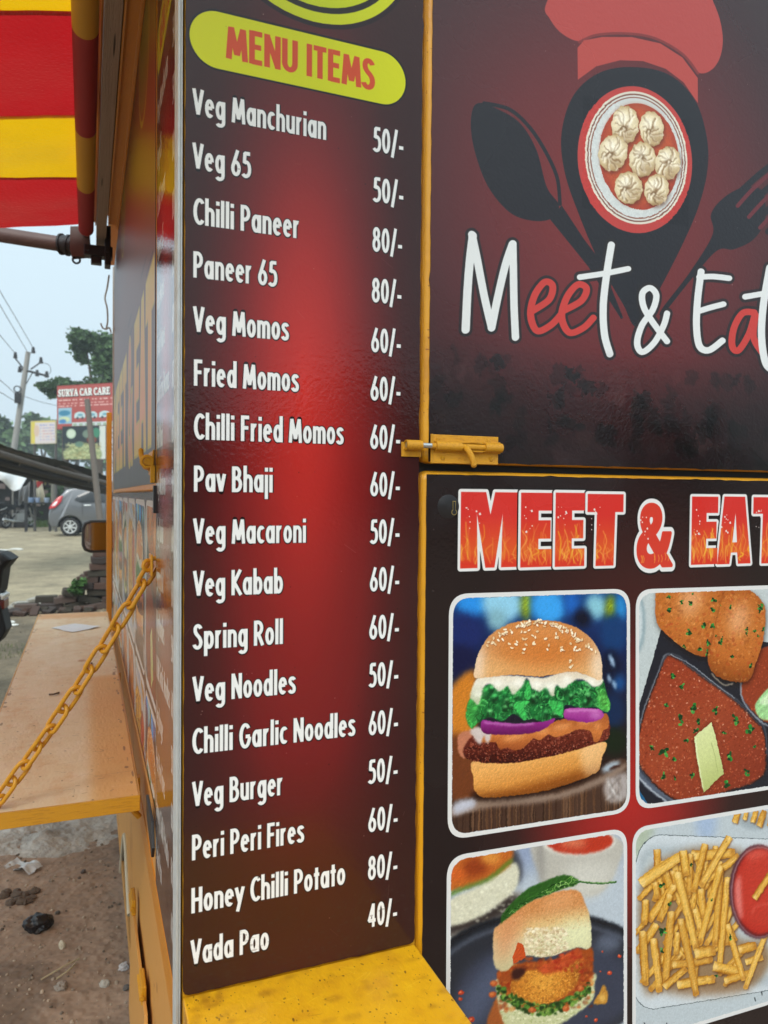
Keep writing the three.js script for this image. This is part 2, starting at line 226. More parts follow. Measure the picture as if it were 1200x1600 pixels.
// ---- upper door: logo
function drawUpper() {
  const p = panel(.3175, 1.3455, 1.30, 2.28, 1500), g = p.g;
  g.fillStyle = '#241a1c'; g.fillRect(0, 0, p.W, p.H);
  const c = front(960, 330); g.fillStyle = grad(g, 'r', [p.X(c.x), p.Y(c.y), 0, p.X(c.x), p.Y(c.y), .56 * p.s], [[0, '#7f2828'], [.38, '#602123'], [.72, '#351a1c'], [1, '#2a1d1d']]); g.fillRect(0, 0, p.W, p.H);
  const c2 = front(960, 640); g.fillStyle = grad(g, 'r', [p.X(c2.x), p.Y(c2.y), 0, p.X(c2.x), p.Y(c2.y), .2 * p.s], [[0, 'rgba(96,24,24,.45)'], [1, 'rgba(96,24,24,0)']]); g.fillRect(0, 0, p.W, p.H);
  detail(p, 660, 0, 2.2222, 700, 620);
  const dark = '#1d1a20';
  const D = (x, y, a = 200, b = 200) => detail(p, 660, 0, 2.2222, x, y, a, b);
  // chef's hat
  D(745, 150, 300, 150);
  blob(g, [440, 20, 452, 70, 490, 118, 545, 143, 600, 122, 700, 118, 800, 134, 900, 190, 958, 255, 1012, 244, 1045, 190, 1050, 110, 1020, 10, 940, -120, 720, -190, 520, -110], '#ae403a');
  rline(g, [545, 146, 600, 122, 700, 116, 800, 132, 900, 188, 958, 258], 9, '#7e2b29');
  poly(g, [540, 272, 539, 165, 560, 140, 620, 128, 720, 128, 820, 150, 900, 200, 957, 275, 958, 366, 905, 290, 840, 240, 760, 212, 680, 208, 600, 228]); g.fillStyle = '#b1433b'; g.fill();
  // pin, spoon, fork
  D(742, 640, 260, 400);
  blob(g, [742, 234, 860, 256, 950, 340, 993, 470, 995, 590, 962, 720, 905, 850, 820, 1010, 742, 1135, 690, 1050, 610, 900, 545, 740, 500, 600, 490, 470, 530, 340, 620, 258], dark);
  D(330, 560, 170, 220);
  blob(g, [196, 362, 172, 410, 180, 510, 225, 640, 300, 735, 380, 768, 450, 762, 476, 716, 432, 650, 395, 520, 340, 430, 270, 385], dark);
  rline(g, [215, 362, 300, 380, 370, 440, 430, 530, 470, 620, 480, 712], 13, dark);
  D(560, 920, 140, 200);
  poly(g, [445, 765, 484, 716, 560, 830, 618, 905, 700, 1108, 692, 1112, 575, 925]); g.fillStyle = dark; g.fill();
  D(1060, 800, 200, 260);
  blob(g, [1005, 815, 1000, 745, 1040, 690, 1110, 650, 1180, 660, 1190, 760, 1150, 830, 1080, 865, 1020, 870, 930, 970, 845, 1075, 838, 1062, 930, 940], dark);
  for (let i = 0; i < 4; i++) rline(g, [1075 + i * 42, 690 + i * 38, 1160 + i * 42, 610 + i * 38, 1260 + i * 42, 530 + i * 38], 22, dark);
  for (let i = 0; i < 3; i++) rline(g, [1092 + i * 40, 714 + i * 38, 1150 + i * 42, 650 + i * 38, 1250 + i * 42, 560 + i * 38], 14, '#64222a');
  // plate of dumplings
  D(742, 555, 200, 250);
  g.save(); g.translate(742, 555); g.rotate(-.12);
  disc(g, 0, 0, 198, 256, '#b83c36'); disc(g, 4, -6, 177, 232, '#d9d2c2'); disc(g, 4, -6, 170, 224, '#7d5146'); disc(g, 4, -6, 166, 219, '#d6d4cc'); disc(g, 4, -6, 161, 213, '#8a5a4c'); disc(g, 4, -6, 157, 209, '#cbcfcd'); disc(g, 12, -10, 138, 186, '#a23f2a'); disc(g, 12, -14, 126, 172, '#b4532f', 8);
  g.restore();
  for (const [x, y, rx, ry, a] of [[702, 435, 47, 67, .05], [794, 446, 43, 62, -.1], [661, 530, 49, 64, .2], [762, 553, 47, 62, 0], [852, 567, 46, 60, .15], [714, 651, 48, 57, -.2], [812, 660, 44, 56, .1]]) {
    g.save(); g.translate(x, y); g.rotate(a); disc(g, 4, 6, rx, ry, 'rgba(60,20,10,.6)', 4);
    g.beginPath(); for (let i = 0; i <= 48; i++) { const t = i / 48 * 6.2832, k = 1 + .035 * Math.sin(t * 11 + x); g[i ? 'lineTo' : 'moveTo'](rx * k * Math.cos(t), ry * k * Math.sin(t)); } g.fillStyle = grad(g, 'r', [-rx * .25, -ry * .3, 4, 0, 0, ry * 1.05], [[0, '#efe3c6'], [.55, '#ddcdaa'], [.85, '#bfa67c'], [1, '#8f7048']]); g.fill();
    const ox = rx * rr(-.3, .3), oy = ry * rr(-.3, .3), tw = rr(.5, 1.1) * (rnd() < .5 ? 1 : -1), nf = 8 + (rnd() * 5 | 0), t0 = rr(0, 6);
    for (let i = 0; i < nf; i++) { const t = t0 + i / nf * 6.283 + rr(-.22, .22), e0 = rr(.62, .95), L = []; for (let k = 0; k < 5; k++) { const d = .1 + (e0 - .1) * k / 4, a = t + tw * (1 - d) + .12 * Math.sin(k * 2 + i), q = 1 - d; L.push(ox * q + rx * d * Math.cos(a), oy * q + ry * d * Math.sin(a)); } rline(g, L.map((v, q) => v + (q % 2 ? 3 : 4)), rr(5, 10), rgba(252, 244, 226, rr(.45, .8)), 1.5); rline(g, L, rr(3, 7), rgba(116, 82, 44, rr(.4, .75)), 1); }
    rline(g, [ox - rx * .22, oy + 4, ox - 2, oy - ry * .12, ox + rx * .2, oy - 2, ox + 3, oy + ry * .14], 5, 'rgba(96,66,34,.7)', 1);
    disc(g, -rx * .2, -ry * .35, rx * .4, ry * .25, 'rgba(252,246,230,.5)', 6); disc(g, rx * .3, ry * .5, rx * .5, ry * .3, 'rgba(130,96,56,.4)', 7);
    disc(g, rr(-8, 8), rr(-8, 8), rx * .16, ry * .12, 'rgba(110,80,45,.6)', 2); g.restore();
  }
  plain(p); { const a = front(660 + 560 / 2.2222, 330 / 2.2222), b = front(660 + 925 / 2.2222, 790 / 2.2222); roughen(g, p.X(a.x), p.Y(a.y), (b.x - a.x) * p.s, (a.y - b.y) * p.s, 1.0, 8, .07, 900, .5); }
  // brush lettering
  const W = '#dfe1e0', R = '#c33a33', S = [
    [W, [150, 1145, 157, 1000, 165, 900, 175, 818], 28], [W, [172, 815, 190, 900, 215, 1030, 240, 1138], 26], [W, [240, 1138, 262, 1030, 288, 920, 312, 848], 26], [W, [314, 846, 316, 950, 318, 1060, 323, 1172], 25],
    [R, [385, 1078, 440, 1040, 452, 992, 424, 980, 388, 1030, 376, 1095, 398, 1148, 445, 1130, 482, 1092], 23], [R, [492, 1078, 552, 1044, 570, 1002, 540, 988, 502, 1032, 484, 1100, 510, 1154, 560, 1138, 594, 1104], 23],
    [W, [656, 850, 640, 950, 628, 1060, 632, 1160, 651, 1230], 24], [W, [548, 962, 630, 950, 716, 933], 20],
    [W, [850, 1186, 808, 1130, 770, 1070, 764, 1020, 790, 1000, 812, 1024, 800, 1075, 762, 1130, 746, 1190, 764, 1222, 805, 1190, 838, 1130, 850, 1088], 21],
    [W, [968, 944, 956, 1040, 952, 1130, 962, 1200, 995, 1216, 1042, 1184], 23], [W, [962, 962, 1010, 960, 1066, 966], 20], [W, [955, 1082, 1000, 1068, 1046, 1056], 20],
    [R, [1152, 1084, 1112, 1088, 1082, 1140, 1076, 1200, 1098, 1216, 1134, 1160, 1156, 1092, 1150, 1170, 1178, 1222], 22], [W, [1206, 930, 1184, 1060, 1178, 1170, 1192, 1260, 1222, 1290], 24], [W, [1122, 1030, 1190, 1018, 1260, 1000], 20]];
  const mid = (pts) => { const X = pts.filter((_, i) => i % 2 === 0), Y = pts.filter((_, i) => i % 2); D((Math.min(...X) + Math.max(...X)) / 2, (Math.min(...Y) + Math.max(...Y)) / 2, 60, 150); };
  for (const [, pts, w] of S) { mid(pts); rline(g, pts, w + 20, 'rgba(34,28,29,.9)'); }
  for (const [c0, pts, w] of S) { mid(pts); rline(g, pts, w, c0); g.save(); g.translate(2.5, 0); rline(g, pts, w * .9, c0); g.restore(); }
  plain(p); // dark treeline reflection painted along the foot of the door, with grey dust blotches
  const reflTop = p.H - .17 * p.s; g.fillStyle = grad(g, 'l', [0, reflTop, 0, p.H], [[0, 'rgba(20,14,15,0)'], [.5, 'rgba(18,13,14,.55)'], [1, 'rgba(18,13,14,.75)']]); g.fillRect(0, reflTop, p.W, p.H - reflTop);
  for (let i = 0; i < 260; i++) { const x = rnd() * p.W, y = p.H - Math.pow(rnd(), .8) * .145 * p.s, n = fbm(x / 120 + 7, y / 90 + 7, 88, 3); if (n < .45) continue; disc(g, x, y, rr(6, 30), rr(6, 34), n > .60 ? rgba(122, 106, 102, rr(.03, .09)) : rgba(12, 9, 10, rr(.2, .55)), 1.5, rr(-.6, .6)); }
  roughen(g, 0, reflTop + .02 * p.s, p.W, p.H - reflTop - .02 * p.s, 9, 18, .03, 930); roughen(g, 0, reflTop + .02 * p.s, p.W, p.H - reflTop - .02 * p.s, 4, 7, .0, 940);
  speckle(p, 120, '#b9a9a0', 1.2);
  return p;
}
// ---- lower door: block lettering over the pictures
function blockWord(p, g, letters) {
  // letters come measured on the photograph; lay each out in metres on the door
  plain(p); const kx = 1.65; letters = letters.map(([ch, a, b, c, d]) => { const q = front((a + c) / 2, (b + d) / 2), l = front(a, (b + d) / 2), r = front(c, (b + d) / 2), t = front((a + c) / 2, b), u = front((a + c) / 2, d); return [ch, p.X(l.x), p.Y(t.y), p.X(r.x), p.Y(u.y)]; }); // letters: [char, x0, y0, x1, y1]
  const SH = { M: [0, 0, .44, 0, .52, .30, .60, 0, 1, 0, 1, 1, .72, 1, .74, .28, .60, 1, .44, 1, .28, .28, .30, 1, 0, 1], E: [0, 0, 1, 0, 1, .24, .56, .24, .56, .37, .95, .37, .95, .62, .56, .62, .56, .76, 1, .76, 1, 1, 0, 1], T: [0, 0, 1, 0, 1, .25, .77, .25, .74, 1, .24, 1, .26, .25, 0, .25], A: [.18, 0, .80, 0, 1, 1, .62, 1, .59, .83, .40, .83, .36, 1, 0, 1] };
  const path = (x0, y0, x1, y1, ch) => poly(g, SH[ch].map((v, i) => i % 2 ? y0 + v * (y1 - y0) : x0 + v * (x1 - x0)));
  const each = (fn) => { for (const [ch, x0, y0, x1, y1] of letters) { if (ch === '&') continue; path(x0, y0, x1, y1, ch); fn(ch, x0, y0, x1, y1); } };
  const amp = letters.find((l) => l[0] === '&');
  const ampersand = (fn) => { if (!amp) return; const [, x0, y0, x1, y1] = amp; g.save(); g.translate(x0, y1); g.scale((x1 - x0) / 74, (y1 - y0) / 72); g.font = 'bold 100px sans-serif'; g.lineJoin = 'round'; fn(); g.restore(); };
  g.lineJoin = 'round';
  each(() => { g.lineWidth = 19; g.strokeStyle = '#141010'; g.stroke(); g.lineWidth = 12.5; g.strokeStyle = '#e2dfdd'; g.stroke(); });
  ampersand(() => { g.lineWidth = 20; g.strokeStyle = '#141010'; g.strokeText('&', 0, 0); g.lineWidth = 15; g.strokeStyle = '#e2dfdd'; g.strokeText('&', 0, 0); });
  const flame = (x0, y0, x1, y1) => { // print: flames licking up the letters
    g.fillStyle = '#cf2f28'; g.fillRect(x0 - 9, y0 - 9, x1 - x0 + 18, y1 - y0 + 18);
    g.fillStyle = grad(g, 'l', [0, y0, 0, y1], [[.3, 'rgba(225,110,30,0)'], [.8, 'rgba(225,120,35,.55)'], [.95, 'rgba(215,60,30,.5)']]); g.fillRect(x0, y0, x1 - x0, y1 - y0);
    for (let i = 0; i < 26; i++) { const x = rr(x0, x1), b = y1 - rr(3, 20), h = rr(18, 84); rline(g, [x, b, x + rr(-8, 8), b - h * .35, x + rr(-11, 11), b - h * .7, x + rr(-6, 6), b - h], rr(1, 3.4), rgba(240, rr(150, 215), rr(40, 90), rr(.25, .7)), .8); }
  };
  for (const l of letters) { if (l[0] === '&') continue; g.save(); path(l[1], l[2], l[3], l[4], l[0]); g.clip(); flame(l[1], l[2], l[3], l[4]); g.restore(); }
  if (amp) { ampersand(() => { g.fillStyle = '#cf3a2a'; g.fillText('&', 0, 0); g.lineWidth = 5; g.strokeStyle = '#cf3a2a'; g.strokeText('&', 0, 0); }); for (let i = 0; i < 9; i++) { const x = rr(amp[1] + 8, amp[3] - 12), y = amp[4] - rr(5, 14); rline(g, [x, y, x + 2, y - 8, x - 1, y - 16], 1.6, 'rgba(240,180,60,.7)', .5); } }
  for (const [ch, x0, y0, x1, y1] of letters) { // chips: the same knocked-out nicks in every letter
    if (ch === 'A') { poly(g, [x0 + (x1 - x0) * .52, y0 + (y1 - y0) * .24, x0 + (x1 - x0) * .44, y0 + (y1 - y0) * .68, x0 + (x1 - x0) * .58, y0 + (y1 - y0) * .68]); g.fillStyle = '#e2dfdd'; g.fill(); }
    for (let i = 0; i < 9; i++) { const x = x0 + (x1 - x0) * rr(.05, .35), y = y0 + (y1 - y0) * rr(.18, .55), s = rr(1.2, 4.4); poly(g, [x, y, x + s, y - s * .5, x + s * 1.5, y + s * .7, x + s * .4, y + s]); g.fillStyle = '#e6d9d2'; g.fill(); }
  }
}
function drawLower() {
  const p = panel(.3155, .42, 1.30, 1.3305, 1500), g = p.g;
  g.fillStyle = '#1f1414'; g.fillRect(0, 0, p.W, p.H);
  const glow = (px, py, rx, ry, c) => { const q = front(px, py); g.save(); g.translate(p.X(q.x), p.Y(q.y)); g.scale(rx * p.s, ry * p.s); g.fillStyle = grad(g, 'r', [0, 0, 0, 0, 0, 1], [[0, c + '1)'], [.4, c + '.75)'], [1, c + '0)']]); g.fillRect(-9, -9, 18, 18); g.restore(); };
  glow(985, 1150, .30, .42, 'rgba(78,22,20,'); glow(985, 1250, .2, .26, 'rgba(172,32,28,');
  blockWord(p, g, [['M', 720, 769, 808, 887], ['E', 814, 770, 863, 886], ['E', 868, 770, 914, 885], ['T', 918, 772, 974, 884], ['&', 994, 789, 1052, 884], ['E', 1081, 776, 1122, 882], ['A', 1122, 776, 1174, 881], ['T', 1177, 777, 1234, 880]]);
  speckle(p, 160, '#b9a9a0', 1.2);
  return p;
}
// ---------------------------------------------------------------- the four food photographs printed on the lower door
const PIC = { // corners on the door: top left, top right, bottom right, bottom left
  burger: [[.3498, 1.1698], [.6496, 1.1657], [.6559, .8296], [.3513, .8362]], curry: [[.6602, 1.1640], [.9620, 1.1600], [.9680, .8240], [.6665, .8306]],
  bun: [[.3506, .8139], [.6508, .8069], [.6570, .4720], [.3520, .4790]], fries: [[.6608, .8045], [.9630, .7990], [.9690, .4650], [.6670, .4700]],
};
const quadShape = (q, inset, r) => { // rounded outline of a slightly skewed picture
  const P = q.map((p) => V(p[0], p[1], 0)), c = P.reduce((a, b) => a.clone().add(b), V(0, 0, 0)).multiplyScalar(.25);
  const I = P.map((p) => V(p.x + Math.sign(c.x - p.x) * inset, p.y + Math.sign(c.y - p.y) * inset, 0)), out = [];
  for (let i = 0; i < 4; i++) {
    const a = I[(i + 3) % 4], b = I[i], d = I[(i + 1) % 4], u = a.clone().sub(b).normalize(), v = d.clone().sub(b).normalize();
    for (let k = 0; k <= 8; k++) { const t = k / 8, m = b.clone().addScaledVector(u, r * (1 - t) ** 2).addScaledVector(v, r * t ** 2); out.push([m.x, m.y]); }
  }
  return out;
};
function picture(kind, paint) {
  const q = PIC[kind], x0 = Math.min(...q.map((p) => p[0])), x1 = Math.max(...q.map((p) => p[0])), y0 = Math.min(...q.map((p) => p[1])), y1 = Math.max(...q.map((p) => p[1]));
  const p = panel(x0, y0, x1, y1, 2200), g = p.g; g.fillStyle = '#dcdad8'; g.fillRect(0, 0, p.W, p.H); const seed = 500 + Object.keys(PIC).indexOf(kind) * 20;
  const flat = quadShape(q, .0062, .026).flatMap(([x, y]) => [p.X(x), p.Y(y)]);
  g.save(); poly(g, flat); g.clip(); paint(p, g); g.restore(); plain(p); const rim = g.getImageData(0, 0, p.W, p.H); roughen(g, 0, 0, p.W, p.H, 1.5, 9, .06, seed, 1); { const a = g.getImageData(0, 0, p.W, p.H), [c3, g3] = canvas(p.W, p.H); g3.putImageData(a, 0, 0); g.putImageData(rim, 0, 0); g.save(); poly(g, flat); g.clip(); g.drawImage(c3, 0, 0); g.restore(); }
  const id = g.getImageData(0, 0, p.W, p.H), [c2, g2] = canvas(p.W, p.H); g2.putImageData(id, 0, 0); p.c = c2; p.g = g2;
  return p;
}
function grainy(g, x0, y0, x1, y1, n, cols, s0, s1, inside) { for (let i = 0; i < n; i++) { const x = rr(x0, x1), y = rr(y0, y1); if (inside && !inside(x, y)) continue; g.fillStyle = cols[rnd() * cols.length | 0]; g.beginPath(); g.ellipse(x, y, rr(s0, s1), rr(s0, s1) * .8, rnd() * 3, 0, 7); g.fill(); } }
function clipTo(g, pts, fn) { g.save(); curve(g, pts); g.clip(); fn(); g.restore(); }

const drawBurger = () => picture('burger', (p, g) => {
  detail(p, 690, 910, 4, 600, 800, 560, 720);
  g.fillStyle = '#16233f'; g.fillRect(-100, -100, 1500, 1900);
  g.fillStyle = grad(g, 'l', [0, 0, 0, 1500], [[0, '#1b4c86'], [.25, '#122550'], [.5, '#1a1a30'], [.75, '#2a1c18'], [1, '#3a2416']]); g.fillRect(-100, -100, 1500, 1900);
  for (const [x, y, rx, ry, c] of [[190, 150, 90, 90, '#2c8ad8'], [370, 150, 120, 110, '#8fc4dc'], [340, 250, 60, 70, '#7fa9b6'], [515, 150, 26, 90, '#a8b414'], [650, 150, 110, 110, '#3d9be0'], [800, 120, 50, 70, '#1f62b4'], [960, 130, 70, 80, '#86bccb'], [1060, 140, 36, 90, '#8f9c1a'], [1130, 130, 40, 90, '#2c86c4'], [150, 330, 110, 110, '#1a2a60'], [120, 500, 110, 90, '#141a40'], [870, 210, 60, 60, '#0d1428'], [1080, 300, 90, 130, '#123c6c'], [1060, 560, 70, 160, '#0c1830'], [1120, 620, 40, 60, '#184e86'], [1080, 800, 80, 120, '#0f2a4c'], [1090, 1000, 80, 90, '#142414']]) disc(g, x, y, rx, ry, c, 12);
  for (const [x, y] of [[1075, 490], [1085, 630], [1050, 590], [1060, 460]]) disc(g, x, y, 12, 30, 'rgba(190,215,240,.75)', 4, -.3);
  blob(g, [60, 700, 160, 570, 215, 590, 215, 900, 60, 980], '#c47a2a', 9); blob(g, [60, 960, 180, 1000, 240, 1300, 60, 1320], '#6e3d22', 10);
  // wooden board
  blob(g, [40, 1380, 260, 1310, 700, 1290, 980, 1190, 1080, 1120, 1200, 1180, 1200, 1640, 40, 1640], '#4b352a', 2);
  for (let i = 0; i < 110; i++) { const x = rr(60, 1160), t = 1330 - (x - 300) * .12; rline(g, [x, t + rr(20, 60), x + rr(-6, 6), t + 150, x + rr(-8, 8), t + 320], rr(2, 11), ['rgba(112,76,50,.45)', 'rgba(40,26,20,.5)', 'rgba(150,112,80,.35)'][i % 3], 1); }
  blob(g, [60, 1390, 300, 1330, 700, 1320, 960, 1240, 1150, 1150, 1150, 1190, 960, 1290, 660, 1370, 300, 1390, 60, 1430], '#8a7466', 6);
  blob(g, [90, 1350, 200, 1330, 200, 1380, 90, 1420], '#b7b8c4', 7); disc(g, 1060, 1165, 70, 24, '#a5b2bd', 6, -.4); disc(g, 1090, 1170, 40, 10, '#3c2018', 3, -.3);
  blob(g, [1020, 1270, 1090, 1230, 1180, 1215, 1180, 1370, 1060, 1400, 1020, 1340], 'rgba(196,190,188,.75)', 8); for (let i = 0; i < 9; i++) rline(g, [rr(1030, 1130), 1240, rr(1040, 1150), 1310, rr(1030, 1150), 1380], rr(4, 12), i % 2 ? 'rgba(232,228,226,.5)' : 'rgba(96,82,74,.4)', 3);
  // bottom bun
  const bun = [208, 1100, 198, 1200, 205, 1280, 260, 1325, 400, 1325, 640, 1300, 860, 1240, 975, 1190, 1000, 1110, 1022, 1005, 800, 1040, 500, 1100];
  blob(g, [200, 1290, 260, 1345, 480, 1342, 800, 1280, 990, 1205, 980, 1190, 600, 1290], 'rgba(30,14,8,.75)', 7);
  blob(g, bun, grad(g, 'l', [300, 1080, 360, 1330], [[0, '#d9a264'], [.3, '#e0a45c'], [.75, '#cc8a42'], [1, '#94551f']]), 1);
  clipTo(g, bun, () => { grainy(g, 190, 1000, 1020, 1330, 1500, ['rgba(246,206,146,.25)', 'rgba(150,90,40,.18)'], 1, 4); blob(g, [860, 1030, 1030, 1000, 990, 1200, 900, 1230], 'rgba(240,205,160,.5)', 12); blob(g, [195, 1290, 500, 1300, 900, 1220, 940, 1260, 500, 1370, 200, 1350], 'rgba(110,60,20,.5)', 10); });
  // patty
  const patty = [110, 1010, 130, 960, 300, 940, 600, 950, 800, 900, 950, 880, 1045, 880, 1056, 940, 1030, 990, 900, 1030, 700, 1080, 450, 1120, 260, 1115, 150, 1080];
  blob(g, patty, grad(g, 'l', [0, 930, 0, 1120], [[0, '#6b2d20'], [.5, '#5a2219'], [1, '#36120e']]), 1);
  clipTo(g, patty, () => { grainy(g, 100, 870, 1060, 1130, 1700, ['rgba(150,72,50,.5)', 'rgba(44,14,10,.55)', 'rgba(190,110,84,.35)', 'rgba(90,34,24,.6)'], 2, 9); grainy(g, 100, 900, 1060, 1110, 120, ['rgba(225,165,140,.6)'], 1.5, 4); });
  blob(g, [108, 1010, 112, 950, 160, 920, 200, 930, 170, 975, 140, 1030, 150, 1085, 118, 1060], '#b8765a', 2);
  // sauce
  const sauce = [190, 930, 260, 910, 450, 930, 620, 890, 760, 850, 900, 850, 1030, 820, 1048, 900, 1010, 930, 985, 990, 950, 1000, 920, 930, 840, 920, 780, 945, 700, 965, 650, 950, 600, 985, 560, 975, 520, 1010, 460, 1045, 400, 1030, 355, 1035, 330, 995, 280, 990, 230, 985];
  blob(g, sauce, grad(g, 'l', [0, 850, 0, 1040], [[0, '#a85d2e'], [.5, '#c4753c'], [1, '#9a5228']]), 1);
  for (const [x, y, rx] of [[440, 965, 70], [620, 925, 40], [740, 900, 60], [900, 870, 60], [970, 900, 22]]) disc(g, x, y, rx, 16, 'rgba(226,156,98,.8)', 7, -.15);
  blob(g, [180, 915, 240, 900, 300, 930, 290, 990, 270, 985, 262, 950, 240, 1000, 215, 985, 200, 960], '#c7b9b4', 3);
  // onions
  for (const [o, hi] of [[[250, 858, 330, 868, 450, 880, 580, 872, 695, 850, 640, 905, 560, 938, 440, 948, 320, 945, 252, 930], [262, 872, 430, 888, 560, 880]], [[750, 800, 800, 780, 900, 782, 985, 790, 1010, 815, 1004, 845, 930, 875, 840, 868, 760, 848], [770, 800, 870, 798, 970, 800]]]) { blob(g, o, grad(g, 'l', [0, 790, 0, 950], [[0, '#b0509c'], [.5, '#8e2a80'], [1, '#5e1450']]), 1); rline(g, hi, 9, 'rgba(222,160,214,.8)', 3); clipTo(g, o, () => rline(g, [o[o.length - 2], o[o.length - 1], o[o.length - 4], o[o.length - 3]], 8, 'rgba(70,10,60,.5)', 3)); }
  disc(g, 960, 830, 40, 22, 'rgba(210,140,200,.65)', 8);
  // lettuce
  const leafEdge = [160, 780, 200, 700, 290, 640, 420, 610, 530, 610, 700, 640, 800, 610, 900, 610, 1000, 600, 1030, 680, 1058, 760, 1035, 812, 960, 775, 870, 780, 760, 765, 745, 845, 700, 840, 620, 868, 560, 850, 500, 858, 440, 820, 370, 862, 290, 840, 230, 870, 190, 905, 160, 860];
  blob(g, leafEdge, '#1d6b34', 2);
  clipTo(g, leafEdge, () => {
    for (let i = 0; i < 420; i++) { const x = rr(150, 1060), y = rr(600, 900), s = rr(14, 46), a = rr(0, 6.28), c = ['rgba(62,168,82,.75)', 'rgba(30,112,58,.8)', 'rgba(96,196,106,.6)', 'rgba(14,58,30,.7)', 'rgba(20,84,44,.8)'][i % 5]; rline(g, [x, y, x + s * Math.cos(a), y + s * Math.sin(a), x + s * 1.2 * Math.cos(a + .8), y + s * 1.2 * Math.sin(a + .8), x + s * .8 * Math.cos(a + 1.7), y + s * .8 * Math.sin(a + 1.7)], rr(3, 13), c, i % 3 ? 0 : 2); }
    for (let i = 0; i < 60; i++) { const x = rr(160, 1050), y = rr(630, 850); rline(g, [x, y, x + rr(-16, 16), y + rr(10, 26), x + rr(-22, 22), y + rr(24, 52)], rr(1.5, 3), 'rgba(150,214,138,.55)', 1); } for (let i = 0; i < 46; i++) { const x = rr(190, 1030), y = rr(660, 850), s = rr(14, 34); blob(g, [x, y - s, x + s * .7, y - s * .2, x + s * .5, y + s * .7, x - s * .3, y + s, x - s * .6, y], ['#0f3f22', '#155a2e', '#0c3119'][i % 3], 4); blob(g, [x - s * .6, y - s * .7, x + s * .2, y - s * 1.1, x + s * .5, y - s * .5, x, y - s * .2], ['#4fb764', '#3a9d50', '#6fcb78'][i % 3], 3); }
    blob(g, [150, 720, 260, 660, 200, 900, 150, 920], 'rgba(110,210,90,.4)', 14); blob(g, [990, 650, 1070, 740, 1050, 830, 980, 770], 'rgba(130,220,90,.5)', 10);
  });
  for (const l of [[440, 760, 500, 735, 535, 745, 500, 780, 520, 830, 505, 858, 470, 825], [505, 690, 525, 620, 545, 690, 530, 730, 505, 720], [650, 740, 740, 750, 735, 830, 690, 810]]) blob(g, l, '#3fae55', 1.5);
  // mayonnaise
  blob(g, [195, 660, 230, 600, 330, 585, 450, 585, 560, 590, 640, 590, 720, 560, 800, 545, 900, 565, 1000, 585, 1000, 625, 950, 645, 900, 615, 850, 600, 800, 620, 750, 660, 700, 640, 690, 705, 665, 700, 640, 655, 600, 680, 550, 660, 520, 600, 480, 660, 430, 700, 400, 650, 350, 680, 300, 640, 260, 660, 230, 760, 200, 740, 180, 720], grad(g, 'l', [0, 550, 0, 720], [[0, '#d8c6ae'], [.5, '#e2dccc'], [1, '#b9bd9e']]), 2);
  for (const [x, y] of [[340, 630], [470, 625], [580, 640], [665, 650], [770, 600], [930, 615], [225, 700]]) disc(g, x, y, 26, 20, 'rgba(250,248,238,.8)', 8);
  // top bun
  const top = [208, 600, 212, 520, 235, 440, 290, 350, 370, 290, 470, 250, 600, 236, 720, 240, 830, 270, 920, 330, 975, 400, 1000, 480, 1002, 560, 985, 600, 900, 570, 800, 550, 720, 565, 600, 585, 450, 580, 330, 590];
  blob(g, top, grad(g, 'r', [600, 400, 20, 600, 470, 430], [[0, '#c8793a'], [.45, '#c57a3e'], [.75, '#c98f5c'], [1, '#d8b894']]), 1);
  clipTo(g, top, () => {
    blob(g, [330, 330, 600, 250, 860, 300, 700, 330, 500, 340], 'rgba(214,150,96,.7)', 22); blob(g, [220, 520, 330, 480, 600, 530, 900, 500, 1000, 540, 1000, 620, 200, 620], 'rgba(226,180,120,.65)', 22);
    blob(g, [940, 440, 1010, 430, 1010, 600, 930, 580], 'rgba(236,215,190,.7)', 16); blob(g, [200, 480, 260, 420, 250, 600, 200, 610], 'rgba(232,208,186,.75)', 14); grainy(g, 200, 230, 1000, 600, 900, ['rgba(250,210,160,.14)', 'rgba(120,60,20,.1)'], 1, 4);
  });
  for (let i = 0; i < 160; i++) { // sesame
    const t = rr(-1, 1), k = rnd(), x = 605 + t * 380 * (.6 + .4 * k), edge = 236 + (t * t) * 190 * (.6 + .4 * k), y = i < 80 ? edge + rr(2, 20) : edge + Math.pow(rnd(), 1.6) * 230; if (y > 540 || (y > 420 && rnd() < .7) || Math.abs(x - 605) > 388) continue;
    const a = rr(0, 3.14); disc(g, x + 2, y + 4, 7, 11, 'rgba(110,50,20,.45)', 1, a); disc(g, x, y, 6.2, 10.5, ['#ecd9b8', '#dcc096', '#f3e6cd'][i % 3], 0, a); }
});

